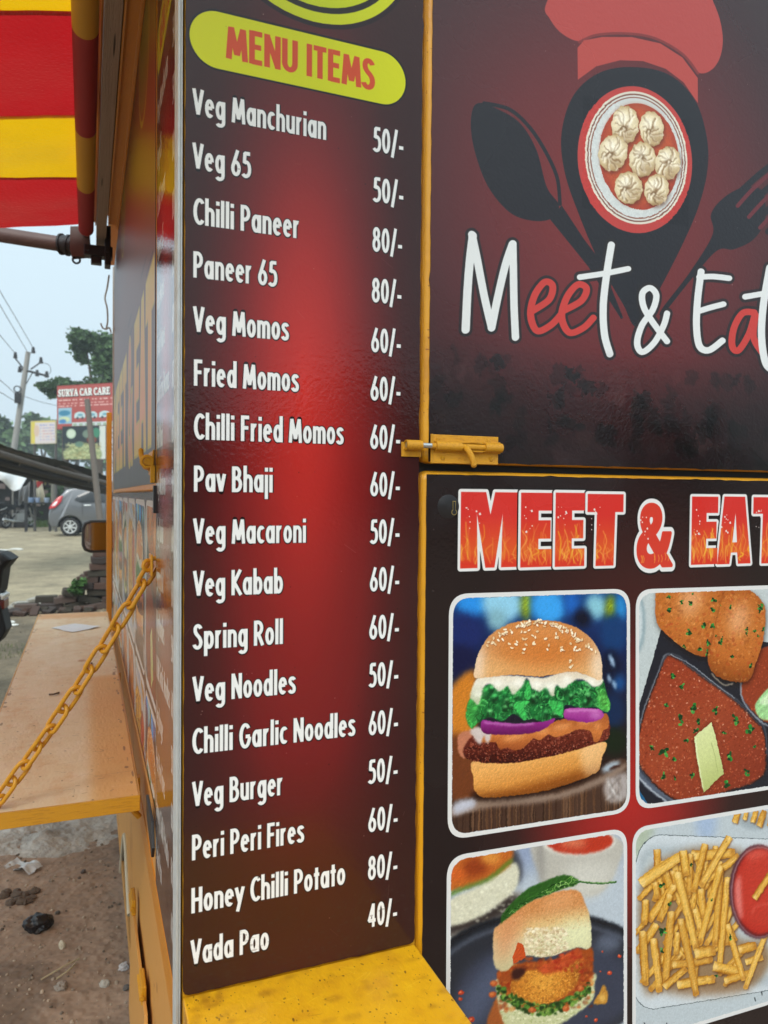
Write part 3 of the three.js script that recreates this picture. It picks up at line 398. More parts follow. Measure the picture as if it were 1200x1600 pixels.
function herb(g, x, y, s) { for (let i = 0; i < 7; i++) { const a = rnd() * 6.28, d = rnd() * s; disc(g, x + Math.cos(a) * d * .7, y + Math.sin(a) * d, s * rr(.25, .5), s * rr(.2, .45), ['#1d4a22', '#2f7a34', '#163a1c', '#4f9a48'][i % 4], 0, a); } }
const drawCurry = () => picture('curry', (p, g) => {
  detail(p, 980, 900, 4.209, 480, 780, 430, 700);
  g.fillStyle = '#b9c0c0'; g.fillRect(-200, -200, 1900, 2200); grainy(g, 0, 0, 1500, 1700, 1500, ['rgba(240,244,244,.3)', 'rgba(120,130,132,.2)'], 1, 5);
  disc(g, 50, 320, 75, 220, '#8fa0a6', 4); disc(g, 44, 320, 62, 200, '#c2cacc', 4); disc(g, 70, 1420, 110, 70, '#235f86', 8);
  // black tray
  poly(g, [225, 350, 460, 420, 1300, 420, 1300, 1700, 260, 1700, 60, 1340, 60, 930, 130, 690]); g.fillStyle = '#23252e'; g.fill();
  rline(g, [60, 1250, 150, 1360, 320, 1480], 40, '#59606e', 5); rline(g, [70, 1290, 170, 1400, 320, 1520], 12, '#aab0ba', 2);
  const pool = [205, 640, 250, 530, 320, 545, 480, 660, 690, 810, 850, 960, 910, 1040, 925, 1200, 900, 1340, 700, 1420, 330, 1470, 90, 1240, 75, 1080, 110, 900, 160, 760];
  blob(g, pool.map((v, i) => i % 2 ? v - 8 : v - 6), '#6f747c', 2); blob(g, pool, '#15161b', 1); blob(g, pool.map((v, i) => 500 + (v - 500) * .985 + (i % 2 ? 8 : 0)), grad(g, 'l', [100, 600, 800, 1400], [[0, '#8e3a22'], [.5, '#97452a'], [1, '#823420']]), 3);
  clipTo(g, pool, () => { grainy(g, 60, 520, 930, 1480, 2200, ['rgba(190,92,58,.5)', 'rgba(110,38,22,.45)', 'rgba(160,68,40,.5)', 'rgba(214,140,104,.3)'], 2, 9); grainy(g, 60, 520, 930, 1480, 170, ['rgba(240,190,160,.55)'], 2, 7); for (const [x, y, s] of [[298, 655, 26], [350, 720, 24], [250, 850, 18], [343, 940, 34], [428, 870, 32], [575, 880, 26], [460, 955, 26], [440, 1015, 24], [705, 950, 32], [810, 1030, 40], [630, 1030, 20], [240, 1140, 38], [160, 1120, 20], [300, 1190, 20], [235, 1300, 24], [420, 1305, 20], [668, 1195, 30], [790, 1300, 28], [380, 1080, 22], [650, 1390, 30], [842, 1130, 16], [310, 1320, 15]]) herb(g, x, y, s); });
  blob(g, pool.map((v, i) => i % 2 ? v : v), 'rgba(0,0,0,0)');
  rline(g, [215, 600, 260, 525, 330, 530, 500, 655, 700, 800, 860, 945, 918, 1030, 932, 1200], 9, '#4a4e58', 2); rline(g, [280, 520, 420, 590, 560, 700, 700, 800], 4, '#a7acb4', 1);
  // second tray pocket
  blob(g, [760, 690, 850, 480, 1300, 430, 1300, 1000, 960, 980, 800, 860, 745, 760], '#8d3d24', 2); grainy(g, 780, 500, 1300, 960, 500, ['rgba(190,92,58,.5)', 'rgba(110,38,22,.45)'], 2, 8); rline(g, [745, 690, 750, 790, 810, 890, 930, 990, 1080, 1010], 9, '#9aa0aa', 2);
  blob(g, [845, 850, 930, 740, 1010, 720, 1060, 900, 960, 950, 880, 940], '#9cc98c', 2); blob(g, [880, 820, 960, 760, 1000, 830, 900, 850], '#c8dfb4', 3);
  // butter
  blob(g, [430, 1060, 545, 962, 575, 1060, 600, 1180, 628, 1305, 560, 1370, 495, 1430, 470, 1320, 445, 1200], 'rgba(60,16,8,.5)', 7);
  poly(g, [430, 1058, 470, 1020, 545, 962, 570, 1050, 600, 1180, 628, 1305, 560, 1365, 495, 1428, 468, 1310, 448, 1200]); g.fillStyle = grad(g, 'l', [430, 1000, 620, 1400], [[0, '#d4d8a0'], [.5, '#c6cc8c'], [1, '#a8b06a']]); g.fill(); rline(g, [545, 1100, 570, 1200, 590, 1300], 3, 'rgba(120,130,70,.6)', 1); rline(g, [440, 1065, 455, 1200, 490, 1400], 6, 'rgba(236,238,200,.8)', 2);
  // two buns
  for (const [pts, c] of [[[190, 300, 185, 200, 200, 90, 300, 40, 620, 40, 640, 200, 590, 400, 520, 520, 420, 510, 300, 430, 220, 360], [400, 220]], [[545, 440, 590, 250, 640, 90, 760, 60, 860, 110, 915, 200, 900, 400, 850, 560, 800, 680, 680, 690, 560, 640, 520, 540], [720, 330]]]) {
    blob(g, pts.map((v, i) => v + (i % 2 ? 16 : 4)), 'rgba(20,8,4,.6)', 10); blob(g, pts, grad(g, 'r', [c[0], c[1], 30, c[0], c[1], 400], [[0, '#bf7538'], [.5, '#b5682e'], [.8, '#94501f'], [1, '#6e3a16']]), 1);
    clipTo(g, pts, () => { grainy(g, c[0] - 300, c[1] - 350, c[0] + 300, c[1] + 400, 700, ['rgba(226,160,92,.28)', 'rgba(120,56,20,.28)', 'rgba(176,60,34,.25)'], 3, 16); disc(g, c[0] + 10, c[1] - 60, 70, 110, 'rgba(236,186,150,.5)', 22, .3); for (let i = 0; i < 17; i++) herb(g, c[0] + rr(-190, 190), c[1] + rr(-240, 300), rr(9, 24)); });
  }
  rline(g, [545, 640, 620, 710, 690, 705], 6, '#c9b9a0', 2);
});

const drawBun = () => picture('bun', (p, g) => {
  detail(p, 700, 1290, 4.138, 580, 650, 560, 620);
  g.fillStyle = '#aab0bb'; g.fillRect(-200, -200, 1800, 2000); blob(g, [420, 0, 620, 0, 560, 400, 470, 420], '#8f9bb4', 16); blob(g, [480, 300, 1200, 300, 1200, 700, 480, 700], '#b4bcc4', 30);
  // cup of chutney
  blob(g, [560, 100, 1110, 60, 1090, 280, 980, 430, 820, 450, 640, 430, 570, 300], '#b5b0a6', 6); blob(g, [560, 120, 600, 60, 600, 400, 570, 300], '#8f8b86', 12); blob(g, [760, 250, 1080, 240, 960, 430, 800, 430], '#c6c2b8', 20); disc(g, 845, 95, 250, 92, '#d0ccc2', 4, -.09); disc(g, 850, 92, 222, 80, '#b33a26', 4, -.09); disc(g, 800, 100, 90, 30, '#d07a5a', 12);
  // second bun on the left
  disc(g, 150, 640, 420, 170, '#8a847c', 9, -.35); disc(g, 140, 590, 330, 70, '#3a3230', 8, -.35); blob(g, [380, 180, 430, 170, 470, 300, 430, 380], '#3f4048', 9);
  blob(g, [-40, 560, 60, 470, 200, 400, 380, 260, 440, 260, 440, 380, 370, 470, 240, 570, 80, 640, -40, 640], '#cfcbb4', 4); for (let i = 0; i < 180; i++) disc(g, rr(0, 430), rr(380, 620), rr(4, 14), rr(3, 9), i % 2 ? 'rgba(238,234,216,.4)' : 'rgba(160,156,130,.25)', 2);
  blob(g, [-40, 300, 120, 200, 380, 140, 400, 240, 330, 310, 180, 390, 20, 440, -40, 440], '#b8642a', 6); disc(g, 180, 280, 90, 60, '#8c3d1c', 12, -.4); disc(g, 270, 220, 60, 40, '#d08a3e', 10); disc(g, 60, 330, 60, 40, '#c4602a', 9); rline(g, [10, 460, 120, 410, 260, 350, 400, 230], 20, '#4d7a2a', 6);
  // black plate
  disc(g, 640, 980, 760, 430, '#1d2026', 4); disc(g, 640, 1000, 715, 395, '#4d525e', 8); disc(g, 645, 1015, 700, 380, '#2d3038', 5); disc(g, 660, 1060, 600, 320, '#3b4050', 16); blob(g, [40, 1180, 300, 860, 360, 900, 180, 1300], '#525a70', 26); disc(g, 1040, 760, 90, 60, '#5b6272', 14);
  // chilli
  const ch = [330, 630, 345, 570, 410, 490, 500, 410, 600, 360, 720, 316, 780, 318, 830, 345, 815, 380, 740, 400, 640, 440, 520, 490, 420, 560, 350, 620];
  // lower bun
  const low = [300, 1020, 310, 980, 380, 960, 600, 1000, 930, 960, 945, 1040, 930, 1140, 820, 1230, 640, 1320, 400, 1320, 330, 1200];
  blob(g, [250, 1230, 330, 1080, 360, 1330, 260, 1330], '#a25a2c', 3); blob(g, low, '#c6c79c', 3); clipTo(g, low, () => { for (let i = 0; i < 700; i++) disc(g, rr(290, 950), rr(950, 1320), rr(3, 12), rr(3, 9), ['rgba(232,230,200,.5)', 'rgba(150,160,96,.35)', 'rgba(206,206,160,.4)'][i % 3], i % 2); });
  // fritter and chutneys
  blob(g, [330, 920, 480, 880, 700, 860, 910, 790, 935, 880, 920, 1000, 800, 1160, 600, 1200, 420, 1150, 350, 1080, 310, 980], '#9a4a1e', 3);
  for (let i = 0; i < 380; i++) disc(g, rr(320, 930), rr(850, 1190), rr(5, 22), rr(4, 16), ['rgba(190,90,36,.55)', 'rgba(150,50,24,.5)', 'rgba(214,130,52,.5)', 'rgba(110,40,18,.45)'][i % 4], 2);
  const fr = [395, 1010, 440, 950, 560, 930, 690, 930, 830, 880, 850, 960, 800, 1060, 700, 1130, 560, 1165, 440, 1130, 395, 1070]; blob(g, fr, grad(g, 'r', [600, 1000, 30, 600, 1030, 260], [[0, '#d8973c'], [.6, '#c47c2c'], [1, '#8d4f1a']]), 3); clipTo(g, fr, () => grainy(g, 390, 880, 850, 1170, 600, ['rgba(240,184,84,.35)', 'rgba(140,76,24,.3)'], 3, 11));
  blob(g, [410, 990, 400, 940, 440, 915, 490, 930, 450, 985], '#3a1a16', 4); blob(g, [570, 920, 700, 860, 830, 790, 850, 850, 730, 930, 620, 960], '#b24a24', 4);
  for (let i = 0; i < 40; i++) disc(g, rr(580, 860), rr(810, 950), rr(8, 20), rr(6, 14), ['rgba(206,90,50,.7)', 'rgba(160,44,26,.7)'][i % 2], 2);
  for (let i = 0; i < 220; i++) { const t = rnd(), x = 310 + t * 600, y = 1040 + Math.sin(t * 3.1) * 150 + rr(-30, 40); disc(g, x, y, rr(6, 20), rr(5, 15), ['#2c4f1c', '#4c7a2c', '#7ba048', '#1f3814'][i % 4], 2); }
  for (const [x, y] of [[530, 1190], [750, 1190], [850, 1060], [290, 1010], [280, 1080]]) { disc(g, x, y, 24, 20, '#b4552a', 2); disc(g, x - 4, y - 5, 12, 9, '#d98a50', 3); }
  // upper bun
  const up = [290, 680, 320, 640, 400, 570, 500, 500, 640, 440, 780, 410, 850, 430, 880, 500, 905, 560, 920, 660, 915, 790, 830, 790, 760, 810, 620, 850, 500, 840, 430, 870, 370, 930, 300, 910, 285, 800];
  blob(g, up, grad(g, 'l', [560, 430, 640, 850], [[0, '#c9824a'], [.28, '#c88a54'], [.5, '#d8b67e'], [.68, '#d6cda4'], [1, '#c4bb92']]), 2);
  clipTo(g, up, () => { blob(g, [290, 640, 420, 560, 480, 620, 400, 820, 300, 860], 'rgba(206,136,92,.75)', 26); blob(g, [720, 640, 920, 620, 930, 800, 740, 800], 'rgba(222,222,178,.7)', 22); for (let i = 0; i < 600; i++) disc(g, rr(480, 760), rr(660, 860), rr(3, 14), rr(3, 10), ['rgba(244,232,206,.45)', 'rgba(176,144,106,.35)', 'rgba(226,206,172,.4)'][i % 3], i % 2); grainy(g, 290, 400, 920, 660, 700, ['rgba(240,190,140,.2)', 'rgba(150,84,40,.16)'], 2, 8); disc(g, 700, 480, 120, 40, 'rgba(226,170,122,.6)', 20, -.3); });
  poly(g, [440, 750, 475, 770, 490, 850, 410, 890, 405, 850]); g.fillStyle = '#bf5024'; g.fill();
  // the chilli lies on top
  blob(g, ch, '#2f5a22', 2); clipTo(g, ch, () => { for (let i = 0; i < 130; i++) { const t = rnd(), x = 330 + t * 490, y = 620 - t * 270 + rr(-50, 40); rline(g, [x, y, x + rr(10, 36), y + rr(-30, 20), x + rr(30, 60), y + rr(-30, 10)], rr(2, 7), ['rgba(126,176,84,.7)', 'rgba(22,52,20,.8)', 'rgba(70,124,50,.7)', 'rgba(186,216,140,.55)'][i % 4]); } });
  rline(g, [815, 355, 870, 358, 980, 362, 1090, 350], 14, '#41683a'); rline(g, [850, 352, 980, 358, 1080, 347], 5, '#7f9f6a');
  blob(g, [940, 1165, 975, 1100, 1010, 1045, 1040, 1120, 1020, 1170], '#b98336', 2); disc(g, 1000, 1130, 24, 26, '#d9ac58', 5);
  for (const [x, y, s] of [[1050, 965, 16], [1120, 852, 14], [90, 1060, 17], [88, 1100, 12], [152, 1230, 22], [955, 1280, 14], [1000, 820, 7], [985, 955, 7], [890, 1250, 8]]) { disc(g, x, y, s, s * .9, '#b2402a', 1); disc(g, x - 3, y - 3, s * .4, s * .4, '#de7a56', 1); }
});

const drawFries = () => picture('fries', (p, g) => {
  detail(p, 980, 1240, 4.444, 500, 800, 460, 750);
  g.fillStyle = '#b6bec2'; g.fillRect(-200, -200, 2000, 2200); blob(g, [480, 100, 600, 100, 590, 300, 480, 300], '#9fb0c8', 18); blob(g, [60, 200, 200, 150, 130, 420, 60, 500], '#a9b39f', 16); disc(g, 880, 170, 110, 60, '#9aa3a8', 8);
  const fry = (x0, y0, x1, y1, w, k = 0) => { // one potato stick: shaded side, top face, cut end
    w *= rr(.78, .96); const tint = rnd(), dx = x1 - x0, dy = y1 - y0, L = Math.hypot(dx, dy), nx = -dy / L, ny = dx / L, h = w / 2, b = rr(-w * .12, w * .12);
    const q = (s, o) => [x0 + dx * s + nx * o, y0 + dy * s + ny * o];
    poly(g, [...q(0, -h), ...q(.5, -h + b), ...q(1, -h * .8), ...q(1.01, h * .8), ...q(.5, h + b), ...q(0, h)].map((v, i) => v + (i % 2 ? 9 : 5))); g.filter = 'blur(3px)'; g.fillStyle = 'rgba(90,48,14,.55)'; g.fill(); g.filter = 'none';
    poly(g, [...q(0, -h), ...q(.3, -h + b), ...q(.7, -h + b * .5), ...q(1, -h * .8), ...q(1.015, 0), ...q(1, h * .85), ...q(.6, h + b), ...q(0, h), ...q(-.012, 0)]);
    const m0 = q(.5, -h), m1 = q(.5, h), t = [[0, '#b98028'], [.22, '#d9a648'], [.6, '#dcb05a'], [.85, '#c78f36'], [1, '#94601c']]; g.fillStyle = grad(g, 'l', [...m0, ...m1], k ? t.map(([a, c]) => [1 - a, c]) : t); g.fill();
    g.save(); g.clip(); g.fillStyle = tint < .5 ? rgba(150, 88, 24, .42 * (.5 - tint)) : rgba(244, 214, 136, .5 * (tint - .5)); g.fillRect(-300, -300, 2200, 2400); for (let i = 0; i < 16; i++) { const s = rnd(), o = rr(-h, h), a = q(s, o), c = q(s + rr(.05, .16), o + rr(-3, 3)); rline(g, [...a, ...c], rr(1.5, 5), i % 3 ? 'rgba(238,204,130,.45)' : 'rgba(150,92,26,.45)', 1); } disc(g, ...q(.03, 0), h * .7, h * .9, 'rgba(240,212,146,.5)', 3); disc(g, ...q(.97, 0), h * .7, h * .9, 'rgba(150,84,22,.45)', 4); g.restore();
  };
  for (const f of [[740, 190, 770, 100, 46], [810, 165, 830, 100, 34], [870, 180, 900, 90, 46], [920, 205, 960, 90, 50], [1000, 200, 1010, 90, 46]]) fry(...f);
  // tray
  const tray = (e, c, r) => { g.beginPath(); g.moveTo(230 - e, 300 - e); g.lineTo(1700, 290 - e); g.lineTo(1700, 1320 + e); g.lineTo(900, 1400 + e); g.lineTo(180, 1475 + e); g.quadraticCurveTo(90 - e, 1460 + e, 60 - e, 1370); g.lineTo(60 - e, 560); g.quadraticCurveTo(80 - e, 330 - e, 230 - e, 300 - e); g.closePath(); g.fillStyle = c; g.fill(); };
  tray(4, '#4c5658'); tray(0, '#c6ccd0'); g.filter = 'blur(16px)'; g.fillStyle = '#a2abaf'; g.beginPath(); g.roundRect(90, 380, 1500, 960, 120); g.fill(); g.filter = 'none'; g.filter = 'blur(8px)'; g.fillStyle = '#b6bdbf'; g.beginPath(); g.roundRect(120, 420, 1500, 880, 100); g.fill(); g.filter = 'none';
  blob(g, [110, 620, 390, 400, 760, 380, 780, 500, 720, 700, 760, 1000, 960, 1040, 1000, 1200, 830, 1380, 460, 1400, 250, 1360, 110, 1310], 'rgba(120,70,20,.6)', 14);
  for (let i = 0; i < 46; i++) { const x = rr(140, 720), y = rr(450, 1280), a = rr(.9, 2.3), l = rr(80, 190); fry(x - Math.cos(a) * l, y - Math.sin(a) * l * .8, x + Math.cos(a) * l, y + Math.sin(a) * l * .8, rr(38, 54), i % 2); }
  for (const f of [[440, 430, 740, 400, 80], [540, 600, 770, 420, 56], [430, 420, 420, 700, 50], [100, 630, 390, 420, 84], [380, 400, 400, 570, 60], [190, 620, 210, 730, 60], [320, 640, 150, 880, 64], [460, 670, 440, 800, 40], [500, 660, 520, 860, 56], [130, 740, 120, 900, 56], [530, 350, 450, 680, 60], [705, 290, 500, 640, 56], [290, 700, 220, 880, 60], [200, 900, 70, 1090, 66], [460, 800, 500, 960, 54], [640, 520, 600, 1060, 52], [640, 500, 490, 1050, 58], [110, 950, 130, 1310, 54], [340, 960, 330, 1110, 50], [340, 550, 470, 1080, 62], [300, 820, 260, 1310, 56], [180, 1000, 220, 1360, 56], [690, 580, 630, 1240, 52], [310, 1180, 580, 1150, 66], [250, 1330, 400, 1210, 60], [460, 1110, 600, 1090, 90], [340, 1320, 600, 1290, 80], [590, 1200, 800, 1250, 90], [670, 1310, 860, 1260, 70], [770, 1090, 900, 1060, 76], [820, 1180, 950, 1150, 60], [690, 910, 810, 1310, 52], [980, 960, 820, 1370, 50], [360, 870, 470, 1400, 56]]) fry(...f, rnd() > .5);
  for (const [x, y, s] of [[232, 640, 26], [240, 950, 30], [236, 1080, 18], [612, 1270, 16], [432, 495, 16], [578, 735, 10], [710, 1000, 20], [290, 770, 14]]) herb(g, x, y, s);
  // bowl of ketchup
  g.save(); g.translate(925, 675); disc(g, 0, 0, 225, 340, '#4d2b34', 3); disc(g, 3, 2, 214, 328, '#8d7078', 3); disc(g, 4, 4, 206, 318, '#5c1f24', 2); disc(g, 8, 0, 194, 304, '#b02c22', 4); disc(g, 8, -10, 180, 286, '#b93a2c', 16); g.restore();
  blob(g, [745, 620, 780, 560, 790, 700, 800, 860, 770, 850, 745, 740], 'rgba(236,170,165,.55)', 8); blob(g, [820, 400, 960, 370, 1000, 400, 850, 440], 'rgba(216,110,96,.6)', 12); rline(g, [870, 830, 900, 780, 990, 760], 10, 'rgba(220,110,96,.6)', 4);
  fry(885, 725, 1060, 470, 56, 1);
  for (const [x, y] of [[84, 1580], [120, 1565], [266, 1580], [890, 1440], [940, 1400]]) rline(g, [x, y, x + 6, y + 22], 8, '#3c4246', 1);
});
// ---------------------------------------------------------------- cart materials
const M = {
  yellow: std(lin(.68, .315, .006), .38, { map: rep(rust, 2, 2), bumpMap: rep(fine, 3, 3), bumpScale: .0006 }),
  orange: std(lin(.60, .235, .014), .42, { bumpMap: rep(fine, 3, 3), bumpScale: .0008 }),
  skirt: std(lin(.62, .31, .075), .5, { map: rep(rust, 1, 1), bumpMap: rep(fine, 2, 2), bumpScale: .001 }),
  alu: std(lin(.60, .62, .61), .42, { metalness: .4, bumpMap: rep(fine, 2, 12), bumpScale: .0004 }),
  steel: std(lin(.55, .56, .55), .3, { metalness: .9 }),
  dark: std(lin(.02, .02, .022), .6), black: std(lin(.012, .012, .013), .5), rubber: std(lin(.025, .024, .024), .85),
  cream: std(lin(.55, .5, .36), .6), wood: null, brass: std(lin(.45, .33, .12), .35, { metalness: .8 }),
  edge: std(lin(.03, .018, .018), .4), grey: std(lin(.35, .35, .34), .55),
};
const vinyl = (p, o = {}) => new THREE.MeshPhysicalMaterial({ specularIntensity: .66, map: ctex(p.c), roughness: 1, roughnessMap: rep(smudge, (p.x1 - p.x0) / .5, (p.y1 - p.y0) / .5), bumpMap: rep(peel, (p.x1 - p.x0) / .16, (p.y1 - p.y0) / .16), bumpScale: .00017, roughness: o.rough ?? 1, ...Object.fromEntries(Object.entries(o).filter(([k]) => k !== 'rough')) });
// a printed sheet with a slightly hand-cut edge; lies with its face at z = face and faces +z
function sheetGeo(outline, p, thick, face, wob = .0005, step = .012) {
  const pts = [];
  for (let i = 0; i < outline.length; i++) { const a = outline[i], b = outline[(i + 1) % outline.length], L = Math.hypot(b[0] - a[0], b[1] - a[1]), n = Math.max(1, Math.round(L / step)); for (let k = 0; k < n; k++) { const t = k / n, w = k ? rr(-wob, wob) - (wob && rnd() < .05 ? rr(0, .0016) : 0) : 0; pts.push([a[0] + (b[0] - a[0]) * t - (b[1] - a[1]) / L * w, a[1] + (b[1] - a[1]) * t + (b[0] - a[0]) / L * w]); } }
  const g = extrude(pts, thick); g.translate(0, 0, face - thick);
  const P = g.attributes.position, uv = g.attributes.uv; for (let i = 0; i < P.count; i++) uv.setXY(i, (P.getX(i) - p.x0) / (p.x1 - p.x0), (P.getY(i) - p.y0) / (p.y1 - p.y0));
  return g;
}
const haze = dtex(512, (u, v) => { const n = fbm(u * 5, v * 5, 221, 5, 5), m = fbm(u * 14, v * 14, 233, 4, 14); return .13 + .16 * smooth01(.42, .62, n) + .06 * m; });
function smooth01(a, b, x) { const t = Math.min(1, Math.max(0, (x - a) / (b - a))); return t * t * (3 - 2 * t); }
const rect = (x0, y0, x1, y1, r = 0) => r ? [[x0 + r, y0], [x1 - r, y0], [x1 - r * .3, y0 + r * .3], [x1, y0 + r], [x1, y1 - r], [x1 - r * .3, y1 - r * .3], [x1 - r, y1], [x0 + r, y1], [x0 + r * .3, y1 - r * .3], [x0, y1 - r], [x0, y0 + r], [x0 + r * .3, y0 + r * .3]] : [[x0, y0], [x1, y0], [x1, y1], [x0, y1]];
const toSide = (g, x = 0) => g.rotateY(-Math.PI / 2).translate(x, 0, 0);            // local x becomes depth along the side wall, face looks to -x

const cart = thing('food_cart', 'yellow street food cart with printed dark red menu board and burger pictures', 'food cart');

// body shell and corner post
part('cart_body', [box(.30, .66, -2.80, 1.33, 2.26, -.03), box(.012, .66, -2.80, .302, 2.26, -.03), box(.004, .60, -2.80, 1.33, .655, -.06)], M.orange, cart);
part('corner_post', box(.0035, .64, -.028, .3062, 2.26, -.0035, .002), M.yellow, cart);
part('cart_roof', box(-.02, 2.365, -2.85, 1.36, 2.41, .03, .01), M.orange, cart);
const menuP = drawMenu();
part('menu_board', sheetGeo(rect(.0045, .7062, .3038, 2.06, .006), menuP, .0026, 0), [vinyl(menuP), M.edge], cart, 'dark red printed menu board with white dish names and prices');
// aluminium corner angle: two ribbed legs
part('corner_trim', [box(-.0034, .18, -.030, -.0006, 2.30, .0006, .0010), box(-.0046, .18, -.0042, -.0008, 2.30, .0013, .0011), box(-.0045, .18, -.017, -.0010, 2.30, -.0135, .0009), box(-.0045, .18, -.0305, -.0010, 2.30, -.0265, .0009), box(-.0006, .18, -.003, .0012, 2.30, .0014, .0005)], M.alu, cart);
const rivetGeo = new THREE.SphereGeometry(.0022, 8, 6).scale(.5, 1, 1); for (let y = .3; y < 2.3; y += .26) part('rivet', rivetGeo, M.steel, cart).position.set(-.0034, y + rr(-.01, .01), -.009);
// step ledge under the menu board
const ledgeMat = (() => { // scuffed enamel: stains at the wall, specks, fine scratches
  const [c, g] = canvas(1024, 1024); g.fillStyle = '#d99f10'; g.fillRect(0, 0, 1024, 1024);
  for (let i = 0; i < 700; i++) { const x = rnd() * 1024, y = rnd() * 1024, n = fbm(x / 160, y / 160, 401, 4); disc(g, x, y, rr(8, 46), rr(6, 30), n > .55 ? rgba(196, 134, 20, rr(.08, .3)) : rgba(232, 176, 22, rr(.05, .22)), 5); }
  for (let i = 0; i < 90; i++) { const x = rnd() < .4 ? rr(0, 200) : rnd() * 1024, y = Math.pow(rnd(), 2.2) * 420; disc(g, x, y, rr(6, 40), rr(3, 16), rgba(110, 62, 14, rr(.06, .28)), 6); }
  for (let i = 0; i < 520; i++) { const x = rnd() * 1024, y = rnd() * 1024, q = rr(.7, 4.2); g.fillStyle = rgba(78, 44, 16, rr(.25, .8)); g.beginPath(); g.ellipse(x, y, q * rr(.7, 2), q, rnd() * 3, 0, 7); g.fill(); }
  for (let i = 0; i < 130; i++) { const x = rnd() * 1024, y = rnd() * 1024; rline(g, [x, y, x + rr(-30, 30), y + rr(-14, 14), x + rr(-60, 60), y + rr(-26, 26)], rr(.6, 1.8), i % 2 ? 'rgba(120,74,20,.4)' : 'rgba(246,206,80,.45)'); }
  return new THREE.MeshStandardMaterial({ map: ctex(c), roughness: .36, bumpMap: rep(fine, 3, 3), bumpScale: .0005 });
})();
part('front_ledge', box(.0035, .52, .0008, .3035, .7058, .42, .003), ledgeMat, cart, 'scuffed yellow ledge below the menu board');

// doors
function door(name, x0, y0, x1, y1, p, sx, sy0, sy1, label) {
  const d = sub(name, cart, label);
  part('door_frame', box(x0, y0, -.032, x1, y1, -.0016, .013), M.yellow, d);
  part('printed_sheet', sheetGeo(rect(sx, sy0, x1 - .008, sy1), p, .0012, -.0005, .0004), [vinyl(p, { roughnessMap: haze, specularIntensity: .85, bumpScale: .00018 }), M.edge], d);
  return d;
}
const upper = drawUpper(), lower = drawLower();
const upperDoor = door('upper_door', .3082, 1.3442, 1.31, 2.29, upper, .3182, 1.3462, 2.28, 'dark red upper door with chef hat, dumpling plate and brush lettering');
const lowerDoor = door('lower_door', .3078, .40, 1.31, 1.3346, lower, .3158, .42, 1.3296, 'dark lower door with flaming block letters and four food pictures');
part('gap_shade_strip', [box(.3062, .42, -.034, .3110, 2.29, -.0285), box(.311, 1.332, -.034, 1.31, 1.347, -.0285)], M.black, cart);  // black strips set behind the door gaps to stand for their deep shade
const food = { burger: drawBurger(), curry: drawCurry(), bun: drawBun(), fries: drawFries() };
const foodMat = {}; for (const k in food) foodMat[k] = vinyl(food[k]);
for (const [k, label] of [['burger', 'printed picture of a sesame burger with lettuce and onion'], ['curry', 'printed picture of red curry with butter and two bread buns'], ['bun', 'printed picture of a fritter in a bun topped with a green chilli'], ['fries', 'printed picture of french fries and a bowl of ketchup']])
  part('food_picture', sheetGeo(quadShape(PIC[k], 0, .030), food[k], .0006, .0002, 0, 1), [foodMat[k], M.grey], lowerDoor, label);
{ // lock under the sheet: soft bump and keyhole
  const k = front(707, 795), prof = []; for (let i = 0; i <= 12; i++) { const t = i / 12; prof.push(new THREE.Vector2(.0165 * (1 - t) + .00001, .0018 * (1 - Math.pow(1 - t, 2.2)))); }
  part('lock_cover', new THREE.LatheGeometry(prof, 40).rotateX(Math.PI / 2).translate(k.x - .006, k.y + .003, -.0006), std(lin(.012, .010, .011), .28, { bumpMap: rep(peel, 1, 1), bumpScale: .0002 }), lowerDoor);
  const slot = (e) => { const r = .0030 + e, o = [[-.0014 - e, .0095 + e]]; for (let i = 0; i <= 14; i++) { const a = 2.1 + i / 14 * 5.22; o.push([Math.cos(a) * r, -.0045 + Math.sin(a) * r]); } o.push([.0014 + e, .0095 + e]); return o; };
  part('keyhole_rim', extrude(slot(.0011), .0008).translate(k.x + .002, k.y, .0005), M.brass, lowerDoor);
  part('keyhole', extrude(slot(0), .0008).translate(k.x + .002, k.y, .0008), M.black, lowerDoor);
}
for (const [d, y] of [[upperDoor, 2.1], [upperDoor, 1.5], [lowerDoor, 1.15], [lowerDoor, .6]]) part('hinge', bar(V(1.312, y - .04, .003), V(1.312, y + .04, .003), .006), M.steel, d);

